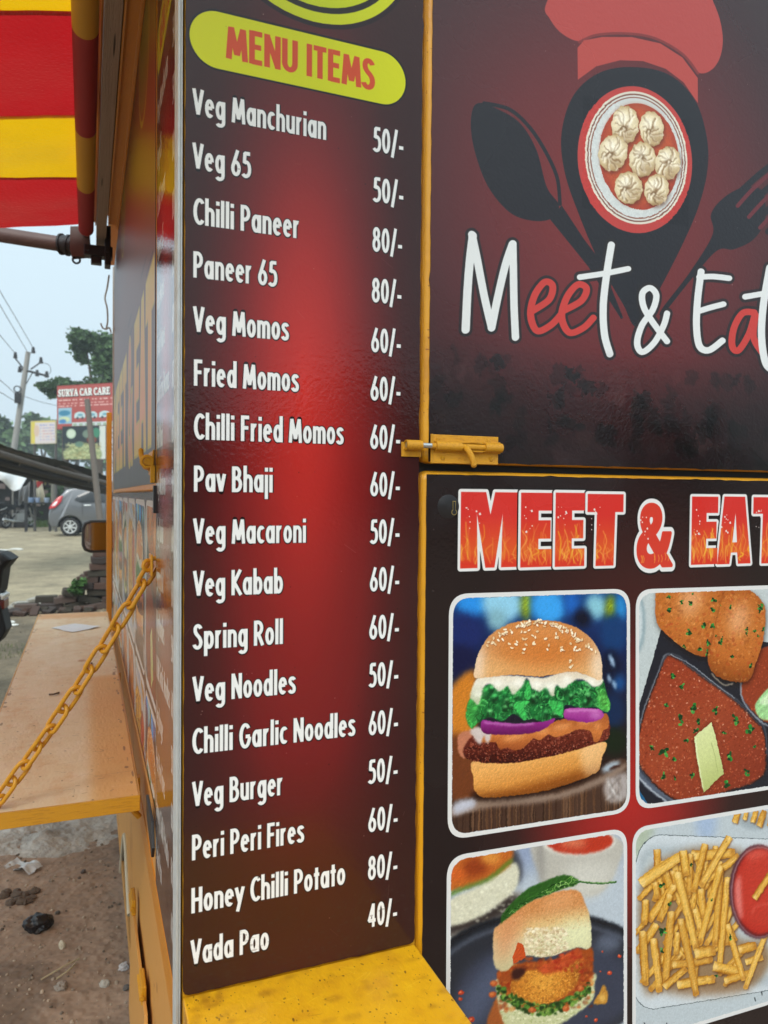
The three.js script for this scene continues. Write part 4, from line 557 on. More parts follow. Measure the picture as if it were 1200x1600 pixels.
// sliding bolt: plate, two barrels joined by a slotted channel, rod with a bent handle, keeper
const screwGeo = new THREE.SphereGeometry(.0032, 10, 6).scale(1, 1, .35);
function makeBolt(name, parent, keeper = true) {
  const b = sub(name, parent);
  part('bolt_plate', [box(-.051, -.019, 0, .051, .019, .0018, .0006), box(-.051, -.0195, .0002, -.047, .0195, .0026, .0006)], M.yellow, b);
  const arc = (x0, x1, a0, a1, r) => new THREE.CylinderGeometry(r, r, x1 - x0, 18, 1, true, a0, a1 - a0).rotateZ(-Math.PI / 2).translate((x0 + x1) / 2, .0035, .0068);
  const barrelGeo = (x0, x1) => [new THREE.CylinderGeometry(.0062, .0062, x1 - x0, 24).rotateZ(-Math.PI / 2).translate((x0 + x1) / 2, .0035, .0062), box(x0, -.0045, .0012, x1, .0115, .0042, .001)];
  part('barrel', barrelGeo(-.046, -.0085), M.yellow, b); part('barrel', barrelGeo(.027, .0535), M.yellow, b);
  part('slotted_channel', [box(-.009, .0078, .0015, .028, .0098, .0078, .0007), box(-.009, -.0028, .0015, .028, -.0008, .0078, .0007), box(.004, .0086, .006, .018, .0104, .0086, .0007), box(.010, -.0035, .006, .024, -.0016, .0086, .0007)], M.yellow, b);
  part('rod', [bar(V(keeper ? -.088 : -.06, .0035, .0062), V(.05, .0035, .0062), .0036, 16)], keeper ? M.steel : M.yellow, b);
  if (keeper) part('rod_paint', bar(V(-.052, .0035, .0062), V(.05, .0035, .0062), .0039, 16), M.yellow, b);
  part('bolt_handle', [tube([V(-.004, .0035, .0065), V(-.001, -.002, .013), V(.0025, -.011, .0165), V(.0052, -.0205, .0172)], .0042, 20, 12), new THREE.SphereGeometry(.0043, 12, 10).translate(.0052, -.0205, .0172)], M.yellow, b);
  for (const [x, y] of [[-.04, .013], [.036, .0125], [-.033, -.012], [.04, -.012]]) part('screw', screwGeo, M.yellow, b).position.set(x, y, .0019);
  if (keeper) {
    part('keeper', [box(-.0925, -.0115, -.0002, -.0645, .0075, .0016, .0006), new THREE.CylinderGeometry(.0066, .0066, .0225, 22, 1, true).rotateZ(Math.PI / 2).translate(-.0775, .0035, .0064), new THREE.CylinderGeometry(.0048, .0048, .0225, 22, 1, true).rotateZ(Math.PI / 2).translate(-.0775, .0035, .0064), new THREE.RingGeometry(.0048, .0066, 22).rotateY(-Math.PI / 2).translate(-.08875, .0035, .0064), new THREE.RingGeometry(.0048, .0066, 22).rotateY(Math.PI / 2).translate(-.06625, .0035, .0064)], M.yellow, b);
  }
  return b;
}
makeBolt('door_bolt', cart).position.set(.3706, 1.3632, .0003);

// ---- side wall
function drawFlap() {
  const p = panel(-2.335, 1.316, -.352, 2.21, 800), g = p.g;
  g.fillStyle = grad(g, 'l', [0, 0, 0, p.H], [[0, '#5a3822'], [.4, '#6e422e'], [.75, '#604640'], [1, '#45403c']]); g.fillRect(0, 0, p.W, p.H);
  const ys = [1.685, 1.385], L = [['M', -2.28, -2.02], ['E', -1.99, -1.78], ['E', -1.75, -1.54], ['T', -1.51, -1.29], ['&', -1.22, -.98], ['E', -.92, -.74], ['A', -.74, -.55], ['T', -.56, -.37]];
  const SH = { M: [0, 0, .3, 0, .5, .45, .7, 0, 1, 0, 1, 1, .74, 1, .74, .4, .5, .85, .26, .4, .26, 1, 0, 1], E: [0, 0, 1, 0, 1, .22, .42, .22, .42, .38, .9, .38, .9, .6, .42, .6, .42, .78, 1, .78, 1, 1, 0, 1], T: [0, 0, 1, 0, 1, .24, .7, .24, .7, 1, .3, 1, .3, .24, 0, .24], A: [.32, 0, .68, 0, 1, 1, .7, 1, .64, .8, .36, .8, .3, 1, 0, 1] };
  g.lineJoin = 'round';
  for (const [ch, a, b] of L) {
    const x0 = p.X(a), x1 = p.X(b), y0 = p.Y(ys[0]), y1 = p.Y(ys[1]), f = grad(g, 'l', [0, y0, 0, y1], [[0, '#cdbd2e'], [.4, '#dca636'], [.75, '#dc9656'], [1, '#cdb41e']]);
    if (ch === '&') { g.save(); g.translate(x0, y1); g.scale((x1 - x0) / 74, (y1 - y0) / 72); g.font = 'bold 100px sans-serif'; g.lineWidth = 8; g.strokeStyle = '#b9a31c'; g.strokeText('&', 0, 0); g.fillStyle = '#c98a48'; g.fillText('&', 0, 0); g.restore(); continue; }
    poly(g, SH[ch].map((v, i) => i % 2 ? y0 + v * (y1 - y0) : x0 + v * (x1 - x0))); g.lineWidth = 9; g.strokeStyle = '#b3a51e'; g.stroke(); g.fillStyle = f; g.fill();
  }
  for (const z of [-.62, -1.5]) { g.lineWidth = 10; g.strokeStyle = '#8f8a2a'; g.beginPath(); g.ellipse(p.X(z), p.Y(2.13), .13 * p.s, .11 * p.s, 0, 0, 7); g.stroke(); g.fillStyle = '#5f5a24'; g.beginPath(); g.ellipse(p.X(z), p.Y(2.13), .11 * p.s, .09 * p.s, 0, 0, 7); g.fill(); }
  g.strokeStyle = '#1c1414'; g.lineWidth = 4; for (const [z, y] of [[-.55, 1.70], [-.7, 1.735], [-1.1, 1.70], [-1.2, 1.74], [-1.7, 1.71], [-1.9, 1.70]]) { g.beginPath(); g.moveTo(p.X(z), p.Y(y)); g.lineTo(p.X(z + .16), p.Y(y)); g.stroke(); }
  speckle(p, 300, '#c8b8a0', 1.3);
  for (let i = 0; i < 60; i++) { const x = rnd() * p.W; g.fillStyle = rgba(150, 145, 140, rr(.04, .16)); g.fillRect(x, p.Y(1.37 + rr(0, .03)), rr(2, 14), 60); }
  return p;
}
function drawSideLower() {
  const p = panel(-2.79, .756, -.345, 1.306, 800), g = p.g;
  g.fillStyle = '#4a3632'; g.fillRect(0, 0, p.W, p.H);
  const order = ['curry', 'fries', 'burger', 'bun', 'fries', 'burger', 'curry'];
  order.forEach((k, i) => { const x = p.X(-2.77 + i * .347), w = .33 * p.s; for (const y of [1.285]) { g.save(); g.beginPath(); g.roundRect(x, p.Y(y), w, .36 * p.s, 30); g.clip(); g.drawImage(food[k].c, x, p.Y(y), w, .36 * p.s); g.restore(); g.lineWidth = 6; g.strokeStyle = '#d9d6d2'; g.beginPath(); g.roundRect(x, p.Y(y), w, .36 * p.s, 30); g.stroke(); } });
  order.forEach((k, i) => { const x = p.X(-2.77 + i * .347), w = .33 * p.s, kk = order[(i + 3) % 7]; g.save(); g.beginPath(); g.roundRect(x, p.Y(.905), w, .2 * p.s, 26); g.clip(); g.drawImage(food[kk].c, x, p.Y(.905), w, .36 * p.s); g.restore(); g.lineWidth = 6; g.strokeStyle = '#d9d6d2'; g.beginPath(); g.roundRect(x, p.Y(.905), w, .2 * p.s, 26); g.stroke(); });
  return p;
}
const flapP = drawFlap(), sideP = drawSideLower();
// the same menu printed again on the narrow strip round the corner
const strip = { ...menuP, x0: -.3285, x1: -.0305, y0: .680, y1: 2.235 };
part('side_menu_strip', toSide(sheetGeo(rect(-.3285, .684, -.0302, 2.228), strip, .003, 0, .0004), 0), [vinyl(menuP, { rough: .8 }), M.edge], cart, 'narrow copy of the menu board on the side wall');
const flap = sub('side_flap', cart, 'brown serving hatch with tall yellow letters on the side wall');
part('flap_board', toSide(box(-2.345, 1.306, -.020, -.344, 2.222, -.0008, .003), 0), M.orange, flap);
part('printed_sheet', toSide(sheetGeo(rect(-2.338, 1.318, -.350, 2.212), flapP, .001, .0004, .0006), 0), [vinyl(flapP, { roughnessMap: null, rough: .36, bumpScale: .0002, specularIntensity: .45 }), M.edge], flap);
part('end_trim', box(-.0045, 1.31, -2.358, .010, 2.22, -2.3475, .001), std(lin(.6, .6, .56), .5), flap);
const sideBolt = makeBolt('flap_bolt', flap, false); sideBolt.rotation.order = 'YXZ'; sideBolt.rotation.set(0, -Math.PI / 2, Math.PI); sideBolt.position.set(-.0008, 1.352, -.405);
part('latch_eye', [new THREE.TorusGeometry(.0085, .0028, 10, 24).translate(-.0125, 1.352, -.350), new THREE.CylinderGeometry(.0055, .0055, .012, 16).rotateX(Math.PI / 2).translate(-.0125, 1.352, -.352), box(-.008, 1.318, -.352, -.0002, 1.346, -.344, .001)], M.yellow, flap);
part('lower_side_panel', toSide(sheetGeo(rect(-2.785, .757, -.3445, 1.3035), sideP, .003, -.009, .0006), 0), [vinyl(sideP, { roughnessMap: null, rough: .22, bumpScale: .0002 }), M.edge], cart, 'side panel printed with rows of food pictures');
part('seam_strip', [box(.0012, .70, -.3445, .008, 2.2, -.3285), box(-.004, 1.27, -.346, .002, 1.314, -.331, .001)], M.black, cart);
part('gap_black_sheet', toSide(extrude([[-.465, .772], [-.36, .768], [-.338, .735], [-.352, .715], [-.40, .728], [-.455, .742]], .003, .001), -.001), M.black, cart);  // black sheet standing in for the dark opening between strip and skirt
{ // lower skirt with the wheel opening, its pale lip, and a sagging hinged flap
  const hole = [[-1.735, .034], [-1.62, .16], [-1.455, .275], [-1.31, .225], [-1.20, .17]];
  part('side_skirt', [toSide(extrude([[-2.32, .035], ...hole, [-1.17, .12], [-.96, .045], [-.05, .035], [-.05, .75], [-2.32, .75]], .003), .009), box(.0045, .05, -2.3, .012, .1, -.1)], M.skirt, cart, 'dull orange lower skirt with a triangular wheel opening');
  part('wheel_arch_lip', tube(hole.map(([z, y]) => V(.004, y, z)), .006, 40, 8), M.cream, cart);
  part('arch_lining', box(.024, .03, -1.85, .03, .5, -1.05), M.black, cart);
  const w = sub('wheel', cart); part('tyre', new THREE.TorusGeometry(.19, .06, 14, 36).rotateY(Math.PI / 2).translate(.16, .25, -1.43), M.rubber, w); part('rim', new THREE.CylinderGeometry(.14, .14, .08, 24).rotateZ(Math.PI / 2).translate(.16, .25, -1.43), M.grey, w);
  const f = sub('skirt_flap', cart); part('flap_plate', toSide(extrude([[-.98, .06], [-.40, .05], [-.46, .385], [-.86, .372]], .004, .001), -.003), M.skirt, f);
  for (const z of [-.84, -.53]) part('hinge', [box(-.011, .375, z - .03, -.001, .41, z + .03, .003), bar(V(-.010, .392, z - .035), V(-.010, .392, z + .035), .0045)], M.yellow, f);
  for (const [x, z] of [[.004, -3.06], [.3, -3.3]]) part('floor_rail', box(x, .60, z, x + .03, .645, -2.80), M.orange, cart);
  part('corner_upright', box(-.0125, .10, -3.052, .0125, 1.70, -3.027, .003), M.orange, cart, 'orange square post at the far end of the counter');
}
// ---- fold-down counter
{
  const s = sub('counter_shelf', cart, 'worn orange fold-down counter on the side of the cart');
  const [c, g] = canvas(512, 2048);
  g.fillStyle = '#dcc4a0'; g.fillRect(0, 0, 512, 2048);
  for (let i = 0; i < 2600; i++) { const x = rnd() * 512, y = rnd() * 2048, k = fbm(x / 90, y / 240, 5, 3); g.fillStyle = k > .52 ? rgba(228, 208, 182, rr(.05, .25)) : rgba(208, 164, 116, rr(.05, .22)); g.beginPath(); g.ellipse(x, y, rr(4, 34), rr(3, 20), 0, 0, 7); g.fill(); }
  g.filter = 'blur(18px)'; g.fillStyle = 'rgba(208,150,76,.75)'; g.fillRect(370, 1180, 200, 900); g.fillStyle = 'rgba(196,126,60,.5)'; g.fillRect(0, 0, 512, 130); g.filter = 'none';
  for (let i = 0; i < 190; i++) { const x = rnd() * 512, y = rnd() * 2048, l = rr(3, 26); g.strokeStyle = rgba(90, 58, 36, rr(.2, .6)); g.lineWidth = rr(.6, 2); g.beginPath(); g.moveTo(x, y); g.lineTo(x + l, y + rr(-4, 4)); g.stroke(); }
  for (let i = 0; i < 240; i++) { g.fillStyle = rgba(60, 36, 24, rr(.15, .6)); g.beginPath(); g.ellipse(rnd() * 512, rnd() * 2048, rr(.8, 4), rr(.8, 3), 0, 0, 7); g.fill(); }
  disc(g, 330, 960, 22, 16, 'rgba(160,90,30,.6)', 4);
  const top = new THREE.MeshStandardMaterial({ map: ctex(c), roughness: .62, bumpMap: rep(fine, 2, 8), bumpScale: .0006 });
  for (let i = 0; i < 60; i++) { const x = i % 2 ? rr(0, 26) : rr(486, 512), y = rnd() * 2048; g.fillStyle = rgba(96, 62, 38, rr(.2, .6)); g.beginPath(); g.ellipse(x, y, rr(2, 9), rr(3, 16), 0, 0, 7); g.fill(); }
  for (let i = 0; i < 70; i++) { const x = rnd() * 512, y = rnd() * 2048; rline(g, [x, y, x + rr(-60, 60), y + rr(-10, 10), x + rr(-110, 110), y + rr(-20, 20)], rr(.5, 1.5), i % 3 ? 'rgba(240,222,200,.35)' : 'rgba(110,74,48,.4)'); }
  part('counter_top', box(-.3035, .738, -2.821, -.0135, .7516, -.5285, .0015), top, s);
  part('edge_angle', [box(-.3055, .7228, -.5283, -.0115, .7512, -.5235, .001), box(-.3075, .7228, -2.824, -.3037, .7512, -.5235, .001), box(-.3055, .7228, -2.8245, -.0115, .7512, -2.8212, .001), box(-.0132, .7228, -2.82, -.0105, .7500, -.5285)], M.yellow, s);
  for (const z of [-.66, -1.6, -2.6]) part('shelf_bracket', [box(-.062, .70, z - .012, -.003, .7375, z + .012, .002), bar(V(-.05, .715, z), V(-.004, .655, z), .006)], M.yellow, s);
}
{ // safety chain of the counter
  const ch = sub('counter_chain', cart, 'yellow painted chain holding the counter'), A = V(-.004, 1.170, -.412), E = V(-.252, .757, -.542);
  const L = A.distanceTo(E) * 1.01, pitch = .0415, n = Math.round(L / pitch), link = (() => { const pts = [], h = .0165, r = .0098; for (let i = 0; i < 10; i++) { const a = i / 9 * Math.PI; pts.push(V(Math.cos(a) * r, h + Math.sin(a) * r, 0)); } for (let i = 0; i < 10; i++) { const a = Math.PI + i / 9 * Math.PI; pts.push(V(Math.cos(a) * r, -h + Math.sin(a) * r, 0)); } return tube(pts, .0038, 64, 10, true); })();
  const pos = (t) => A.clone().lerp(E, t).add(V(0, -.014 * Math.sin(t * Math.PI), 0));
  const paint = std(lin(.70, .33, .02), .42, { map: rep(rust, 1, 1) });
  for (let i = 0; i <= n; i++) {
    const t = i / n, d = pos(Math.min(1, t + .01)).sub(pos(Math.max(0, t - .01))).normalize(), m = part('chain_link', link, paint, ch);
    m.quaternion.setFromUnitVectors(V(0, -1, 0), d).multiply(new THREE.Quaternion().setFromAxisAngle(V(0, 1, 0), .55 + (i % 2) * Math.PI / 2 + rr(-.25, .25))); m.position.copy(pos(t));
  }
  part('chain_eye', [new THREE.TorusGeometry(.0085, .0032, 10, 24).rotateY(.6).translate(-.008, 1.182, -.398), box(-.004, 1.165, -.425, -.0005, 1.20, -.385, .001)], paint, ch);
}
// ---- awning along the top of the side wall
{
  const weave = dtex(512, (u, v) => { const w = .06 * (Math.sin(u * 6.2832 * 128) * Math.sin(v * 6.2832 * 128)), n = fbm(u * 5, v * 5, 441, 5, 5), t = fbm(u * 3, v * 18, 447, 4, 3); return .93 + w - .22 * Math.max(0, n - .5) - .18 * Math.max(0, t - .52); }); weave.repeat.set(1.6, 1.6);
  const a = sub('awning', cart, 'red and yellow striped awning over the counter'), cloth = (r, g, b) => new THREE.MeshPhysicalMaterial({ color: lin(r, g, b), roughness: .95, transmission: .58, thickness: 0, side: THREE.DoubleSide, map: weave, bumpMap: rep(fine, 4, 4), bumpScale: .0016 });
  const red = cloth(.56, .008, .014), yel = cloth(.97, .54, .002), redR = std(lin(.34, .028, .03), .8), yelR = std(lin(.56, .31, .03), .8);
  const zs = [.52, .07, -.385, -.805, -1.271, -1.669, -2.088]; // seams
  for (let i = 0; i < 6; i++) {
    const g = new THREE.PlaneGeometry(1, 1, 90, 24), P = g.attributes.position, uv = g.attributes.uv;
    for (let k = 0; k < P.count; k++) { const u = P.getX(k) + .5, v = P.getY(k) + .5, z = zs[i] + (zs[i + 1] - zs[i]) * (v), x = -.10 - 1.75 * u; P.setXYZ(k, x, 2.298 - .145 * 1.75 * u - .035 * Math.sin(u * Math.PI) + .006 * Math.sin(z * 15 + u * 5) + .014 * (fbm(u * 9 + 20, z * 5 + 20, 431, 4) - .5) + .008 * Math.sin(u * 9 + z * 4), z); uv.setXY(k, x, z); }
    g.computeVertexNormals(); part(i % 2 ? 'red_stripe' : 'yellow_stripe', g, i % 2 ? red : yel, a);
    if (i) { const q = new THREE.PlaneGeometry(1, 1, 90, 2), Q = q.attributes.position; for (let k = 0; k < Q.count; k++) { const u = Q.getX(k) + .5, z = zs[i] + Q.getY(k) * .016, x = -.10 - 1.75 * u; Q.setXYZ(k, x, 2.2955 - .145 * 1.75 * u - .035 * Math.sin(u * Math.PI) + .006 * Math.sin(z * 15 + u * 5) + .014 * (fbm(u * 9 + 20, z * 5 + 20, 431, 4) - .5) + .008 * Math.sin(u * 9 + z * 4), z); } q.computeVertexNormals(); part('seam_tape', q, i % 2 ? red : yel, a); }
    part('roller_stripe', new THREE.CylinderGeometry(.0265, .0265, zs[i] - zs[i + 1], 28, 1, true).rotateX(Math.PI / 2).translate(-.1045, 2.2725, (zs[i] + zs[i + 1]) / 2), i % 2 ? redR : yelR, a);
  }
  part('roller_tube', bar(V(-.1045, 2.2725, .5), V(-.1045, 2.2725, -2.12), .018, 18), M.grey, a);
  const br = std(lin(.10, .05, .04), .5, { map: rep(rust, 1, 3) });
  part('awning_arm', bar(V(-.178, 2.229, -2.165), V(-1.5, 2.44, -2.70), .0275, 20), br, a);
  part('arm_collar', [bar(V(-.150, 2.2245, -2.154), V(-.196, 2.232, -2.172), .034, 20), bar(V(-.162, 2.226, -2.159), V(-.17, 2.2275, -2.162), .039, 20), bar(V(-.186, 2.2304, -2.168), V(-.192, 2.231, -2.171), .039, 20)], M.dark, a);
  const plate = extrude([[-.158, 2.285], [-.125, 2.29], [-.092, 2.262], [-.088, 2.19], [-.122, 2.182], [-.15, 2.176], [-.160, 2.20]], .006, .001, [[...Array(14)].map((_, i) => [-.104 + .0055 * Math.cos(i * .4488), 2.1985 + .0055 * Math.sin(i * .4488)])]);
  part('end_plate', [plate.translate(0, 0, -2.128), plate.clone().translate(0, 0, -.028)], std(lin(.12, .075, .065), .55, { map: rep(rust, 4, 4) }), a);
  part('plate_ring', new THREE.TorusGeometry(.0125, .0038, 10, 26).translate(-.138, 2.166, -2.125), M.dark, a);
  part('wall_bracket', [box(-.112, 2.186, -2.16, -.012, 2.224, -2.105, .003), box(-.088, 2.160, -2.15, -.05, 2.187, -2.115, .003), box(-.04, 2.155, -2.165, -.0185, 2.30, -2.10, .003), ...[-.10, -.03].map((x) => new THREE.CylinderGeometry(.007, .007, .01, 6).rotateX(Math.PI / 2).translate(x, 2.205, -2.10))], std(lin(.018, .02, .03), .45), a);
  const [wc, wg] = canvas(128, 1024); wg.fillStyle = '#9a8878'; wg.fillRect(0, 0, 128, 1024); for (let i = 0; i < 420; i++) { const x = rnd() * 128, y = rnd() * 1024; wg.strokeStyle = ['rgba(176,160,142,.4)', 'rgba(100,84,72,.4)', 'rgba(136,132,118,.35)'][i % 3]; wg.lineWidth = rr(.6, 3); wg.beginPath(); wg.moveTo(x, y); wg.lineTo(x + rr(-5, 5), y + rr(30, 160)); wg.stroke(); } disc(wg, 84, 500, 7, 16, '#2e241f', 2); disc(wg, 40, 780, 5, 12, '#30251f', 2);
  M.wood = new THREE.MeshStandardMaterial({ map: ctex(wc), roughness: .85, bumpMap: rep(fine, 1, 6), bumpScale: .0015 });
  const bm = new THREE.BoxGeometry(.033, 2.76, .07, 1, 1, 1); part('timber_batten', bm.rotateX(Math.PI / 2).translate(-.0525, 2.284, -.84), M.wood, cart, 'weathered grey timber batten under the awning');
  part('soffit_board', [box(-.0735, 2.30, -2.12, -.0695, 2.342, .48), box(-.094, 2.318, -2.14, -.0735, 2.322, .48), box(-.07, 2.342, -2.12, .0, 2.350, .48)], M.orange, cart);
  part('head_rail', [box(-.0335, 2.2365, -1.90, .002, 2.341, .0, .002), box(-.0335, 2.230, -1.90, -.0295, 2.2365, .0, .0008), box(-.006, 2.2235, -1.90, .0005, 2.2365, -.03, .001)], M.orange, cart);
  part('loose_cable', [tube([V(-.02, 2.17, -2.30), V(-.026, 2.13, -2.34), V(-.034, 2.09, -2.35), V(-.026, 2.05, -2.35), V(-.024, 2.0, -2.36), V(-.03, 1.965, -2.36)], .0035, 40, 6), tube([V(-.05, 1.99, -2.36), V(-.042, 1.972, -2.36), V(-.03, 1.968, -2.36), V(-.018, 1.975, -2.36), V(-.01, 1.955, -2.36)], .0035, 30, 6)], std(lin(.45, .46, .45), .5), cart);
}
// ---- cab and mirror of the carrier, beyond the body
{
  const cab = sub('driver_cab', cart), shellPts = [[-2.98, .35], [-2.98, 1.72], [-3.5, 1.76], [-3.95, 1.5], [-4.15, .95], [-4.2, .42], [-4.05, .35]];
  part('cab_shell', toSide(extrude(shellPts, 1.0, .03), 1.17), M.yellow, cab); part('windscreen', toSide(extrude([[-3.6, 1.66], [-3.92, 1.42], [-4.08, 1.0], [-4.05, 1.0], [-3.88, 1.42], [-3.58, 1.62]], .9), 1.12), M.black, cab);
  const m = sub('side_mirror', cart, 'rounded black wing mirror with an orange reflection');
  const hs = rect(-.085, -.083, .085, .083, .036), glassP = rect(-.077, -.075, .077, .075, .033);
  part('mirror_housing', extrude(hs, .022, .007), M.black, m); part('mirror_glass', extrude(glassP, .004).translate(0, 0, .0265), std(lin(.42, .40, .39), .06, { metalness: 1 }), m);
  m.position.set(-.038, 1.068, -3.52); m.rotation.set(.03, .062, 0);
  part('mirror_arm', tube([V(-.02, 1.05, -3.53), V(.06, 1.0, -3.58), V(.16, .95, -3.62)], .009, 16, 8), M.black, cart);
}
// ---------------------------------------------------------------- ground
const earthTile = dtex(1024, (u, v) => { const a = fbm(u * 8, v * 8, 101, 6, 8), b = fbm(u * 64, v * 64, 131, 3, 64), c = vnoise(u * 200, v * 200, 151, 200); let k = .58 + .5 * (a - .5) + .28 * (b - .5) + .10 * (c - .5); if (c > .965) k += .16; if (c < .03) k -= .2; return [k, k * .985, k * .965]; }, false, 3);
const earthBump = dtex(1024, (u, v) => .6 * fbm(u * 24, v * 24, 101, 5, 24) + .4 * fbm(u * 120, v * 120, 161, 2, 120));
const smooth = (a, b, x) => { const t = Math.min(1, Math.max(0, (x - a) / (b - a))); return t * t * (3 - 2 * t); };
const gy = (x, z) => { const d = Math.hypot(x, z); return .05 * (fbm(x * .7 + 50, z * .7 + 50, 7, 3) - .5) * smooth(0, 1.5, d) + .018 * (fbm(x * 5 + 9, z * 5 + 9, 17, 3) - .5) - .004; };
{
  const xs = [], zs = [], grow = (list, a, b, s0, f) => { let x = a, s = s0; const dir = Math.sign(b - a); while ((b - x) * dir > 0) { list.push(x); x += s * dir; s *= f; } list.push(b); };
  grow(xs, 1.2, -1.7, .035, 1); const l = []; grow(l, -1.7, -420, .05, 1.10); const r = []; grow(r, 1.2, 420, .05, 1.13); const X = [...l.slice(1).reverse(), ...xs.reverse(), ...r.slice(1)];
  grow(zs, -.6, -4, .035, 1); const f = []; grow(f, -4, -420, .045, 1.035); const b = []; grow(b, -.6, 420, .05, 1.15); const Z = [...f.slice(1).reverse(), ...zs.reverse(), ...b.slice(1)];
  const nx = X.length, nz = Z.length, pos = new Float32Array(nx * nz * 3), uv = new Float32Array(nx * nz * 2), col = new Float32Array(nx * nz * 3), idx = [];
  for (let j = 0; j < nz; j++) for (let i = 0; i < nx; i++) {
    const x = X[i], z = Z[j], o = j * nx + i, n = fbm(x * .35 + 30, z * .35 + 30, 41, 4), m = fbm(x * 1.6 + 80, z * 1.6 + 80, 43, 4), far = smooth(-7.6 - m * 1.2, -9.2, z), d = Math.hypot(x, z);
    pos.set([x, gy(x, z) * (d > 60 ? 0 : 1) - (d > 30 ? .0 : 0), z], o * 3); uv.set([x / 2.3, z / 2.3], o * 2);
    const near = [.30, .215, .155], mid = [.19, .147, .092], lot = [.335, .278, .18], t = smooth(-2.6 - m, -4.2, z);
    const patch = smooth(.50, .62, m) * .35, dark = smooth(.55, .66, n) * .3 * far;
    for (let c = 0; c < 3; c++) { let k = near[c] + (mid[c] - near[c]) * t; k *= 1 - patch * (1 - far); k = k + (lot[c] - k) * far; k *= 1 - dark; k *= .9 + .22 * m; col[o * 3 + c] = k * 1.55; }
    if (i < nx - 1 && j < nz - 1) idx.push(o, o + nx, o + 1, o + 1, o + nx, o + nx + 1);
  }
  const g = new THREE.BufferGeometry(); g.setAttribute('position', new THREE.BufferAttribute(pos, 3)); g.setAttribute('uv', new THREE.BufferAttribute(uv, 2)); g.setAttribute('color', new THREE.BufferAttribute(col, 3)); g.setIndex(idx); g.computeVertexNormals();
  struct('ground', g, new THREE.MeshStandardMaterial({ map: earthTile, vertexColors: true, roughness: .95, bumpMap: earthBump, bumpScale: .016 }));
}
function lumpGeo(rx, ry, rz, rough, seed, det = 3) { // rough stone or crumpled lump
  const g = new THREE.IcosahedronGeometry(1, det), P = g.attributes.position;
  for (let i = 0; i < P.count; i++) { const x = P.getX(i), y = P.getY(i), z = P.getZ(i), k = 1 + rough * (fbm(x * 1.7 + 9 + seed, y * 1.7 + z * 1.3 + 9, seed, 3) - .5) * 2 + rough * .5 * (vnoise(x * 5 + 20, z * 5 + y * 4 + 20, seed + 5) - .5); P.setXYZ(i, x * rx * k, y * ry * k, z * rz * k); }
  g.computeVertexNormals(); return g;
}
const at2 = (px, py, dy = 0) => { const q = ground(px, py); return V(q.x, gy(q.x, q.z) + dy, q.z); };
{ // crumbling cement splashed on the soil below the counter
  const pts = [], c = [-.24, -2.33]; for (let i = 0; i < 40; i++) { const a = i / 40 * 6.283; pts.push([(.44 + .12 * (fbm(Math.cos(a) * 2 + 5, Math.sin(a) * 2 + 5, 61, 3) - .5) * 2) * Math.cos(a), (.27 + .10 * (fbm(Math.cos(a) * 2 + 15, Math.sin(a) * 2 + 5, 63, 3) - .5) * 2) * Math.sin(a)]); }
  const g = new THREE.CircleGeometry(1, 96); const R = 64, A = 300, pos = [], idx = [];
  for (let j = 0; j <= R; j++) for (let i = 0; i < A; i++) { const a = i / A * 6.2832, e = 1 + .62 * (fbm(Math.cos(a) * 3.2 + 5, Math.sin(a) * 3.2 + 5, 61, 5) - .5), x = c[0] + .56 * e * Math.cos(a) * j / R, z = c[1] + .30 * e * Math.sin(a) * j / R; pos.push(x, gy(x, z) + .016 * Math.sqrt(Math.max(0, 1 - (j / R) ** 4)) - .006 + .050 * (fbm(x * 12 + 40, z * 12 + 40, 65, 5) - .47 + .5 * Math.max(0, fbm(x * 38 + 40, z * 38 + 40, 68, 3) - .5)) * (1 - (j / R) ** 6), z); if (j < R) { const o = j * A + i, n = j * A + (i + 1) % A; idx.push(o, n, o + A, n, n + A, o + A); } }
  g.dispose(); const q = new THREE.BufferGeometry(); q.setAttribute('position', new THREE.Float32BufferAttribute(pos, 3)); q.setAttribute('uv', new THREE.Float32BufferAttribute(pos.flatMap((v, i) => i % 3 === 0 ? [v * 1.2, pos[i + 2] * 1.2] : []), 2)); q.setIndex(idx); q.computeVertexNormals();
  struct('cement_patch', q, new THREE.MeshStandardMaterial({ color: lin(.60, .58, .53), map: earthTile, roughness: .9, bumpMap: rep(fine, 2, 2), bumpScale: .005 }));
}
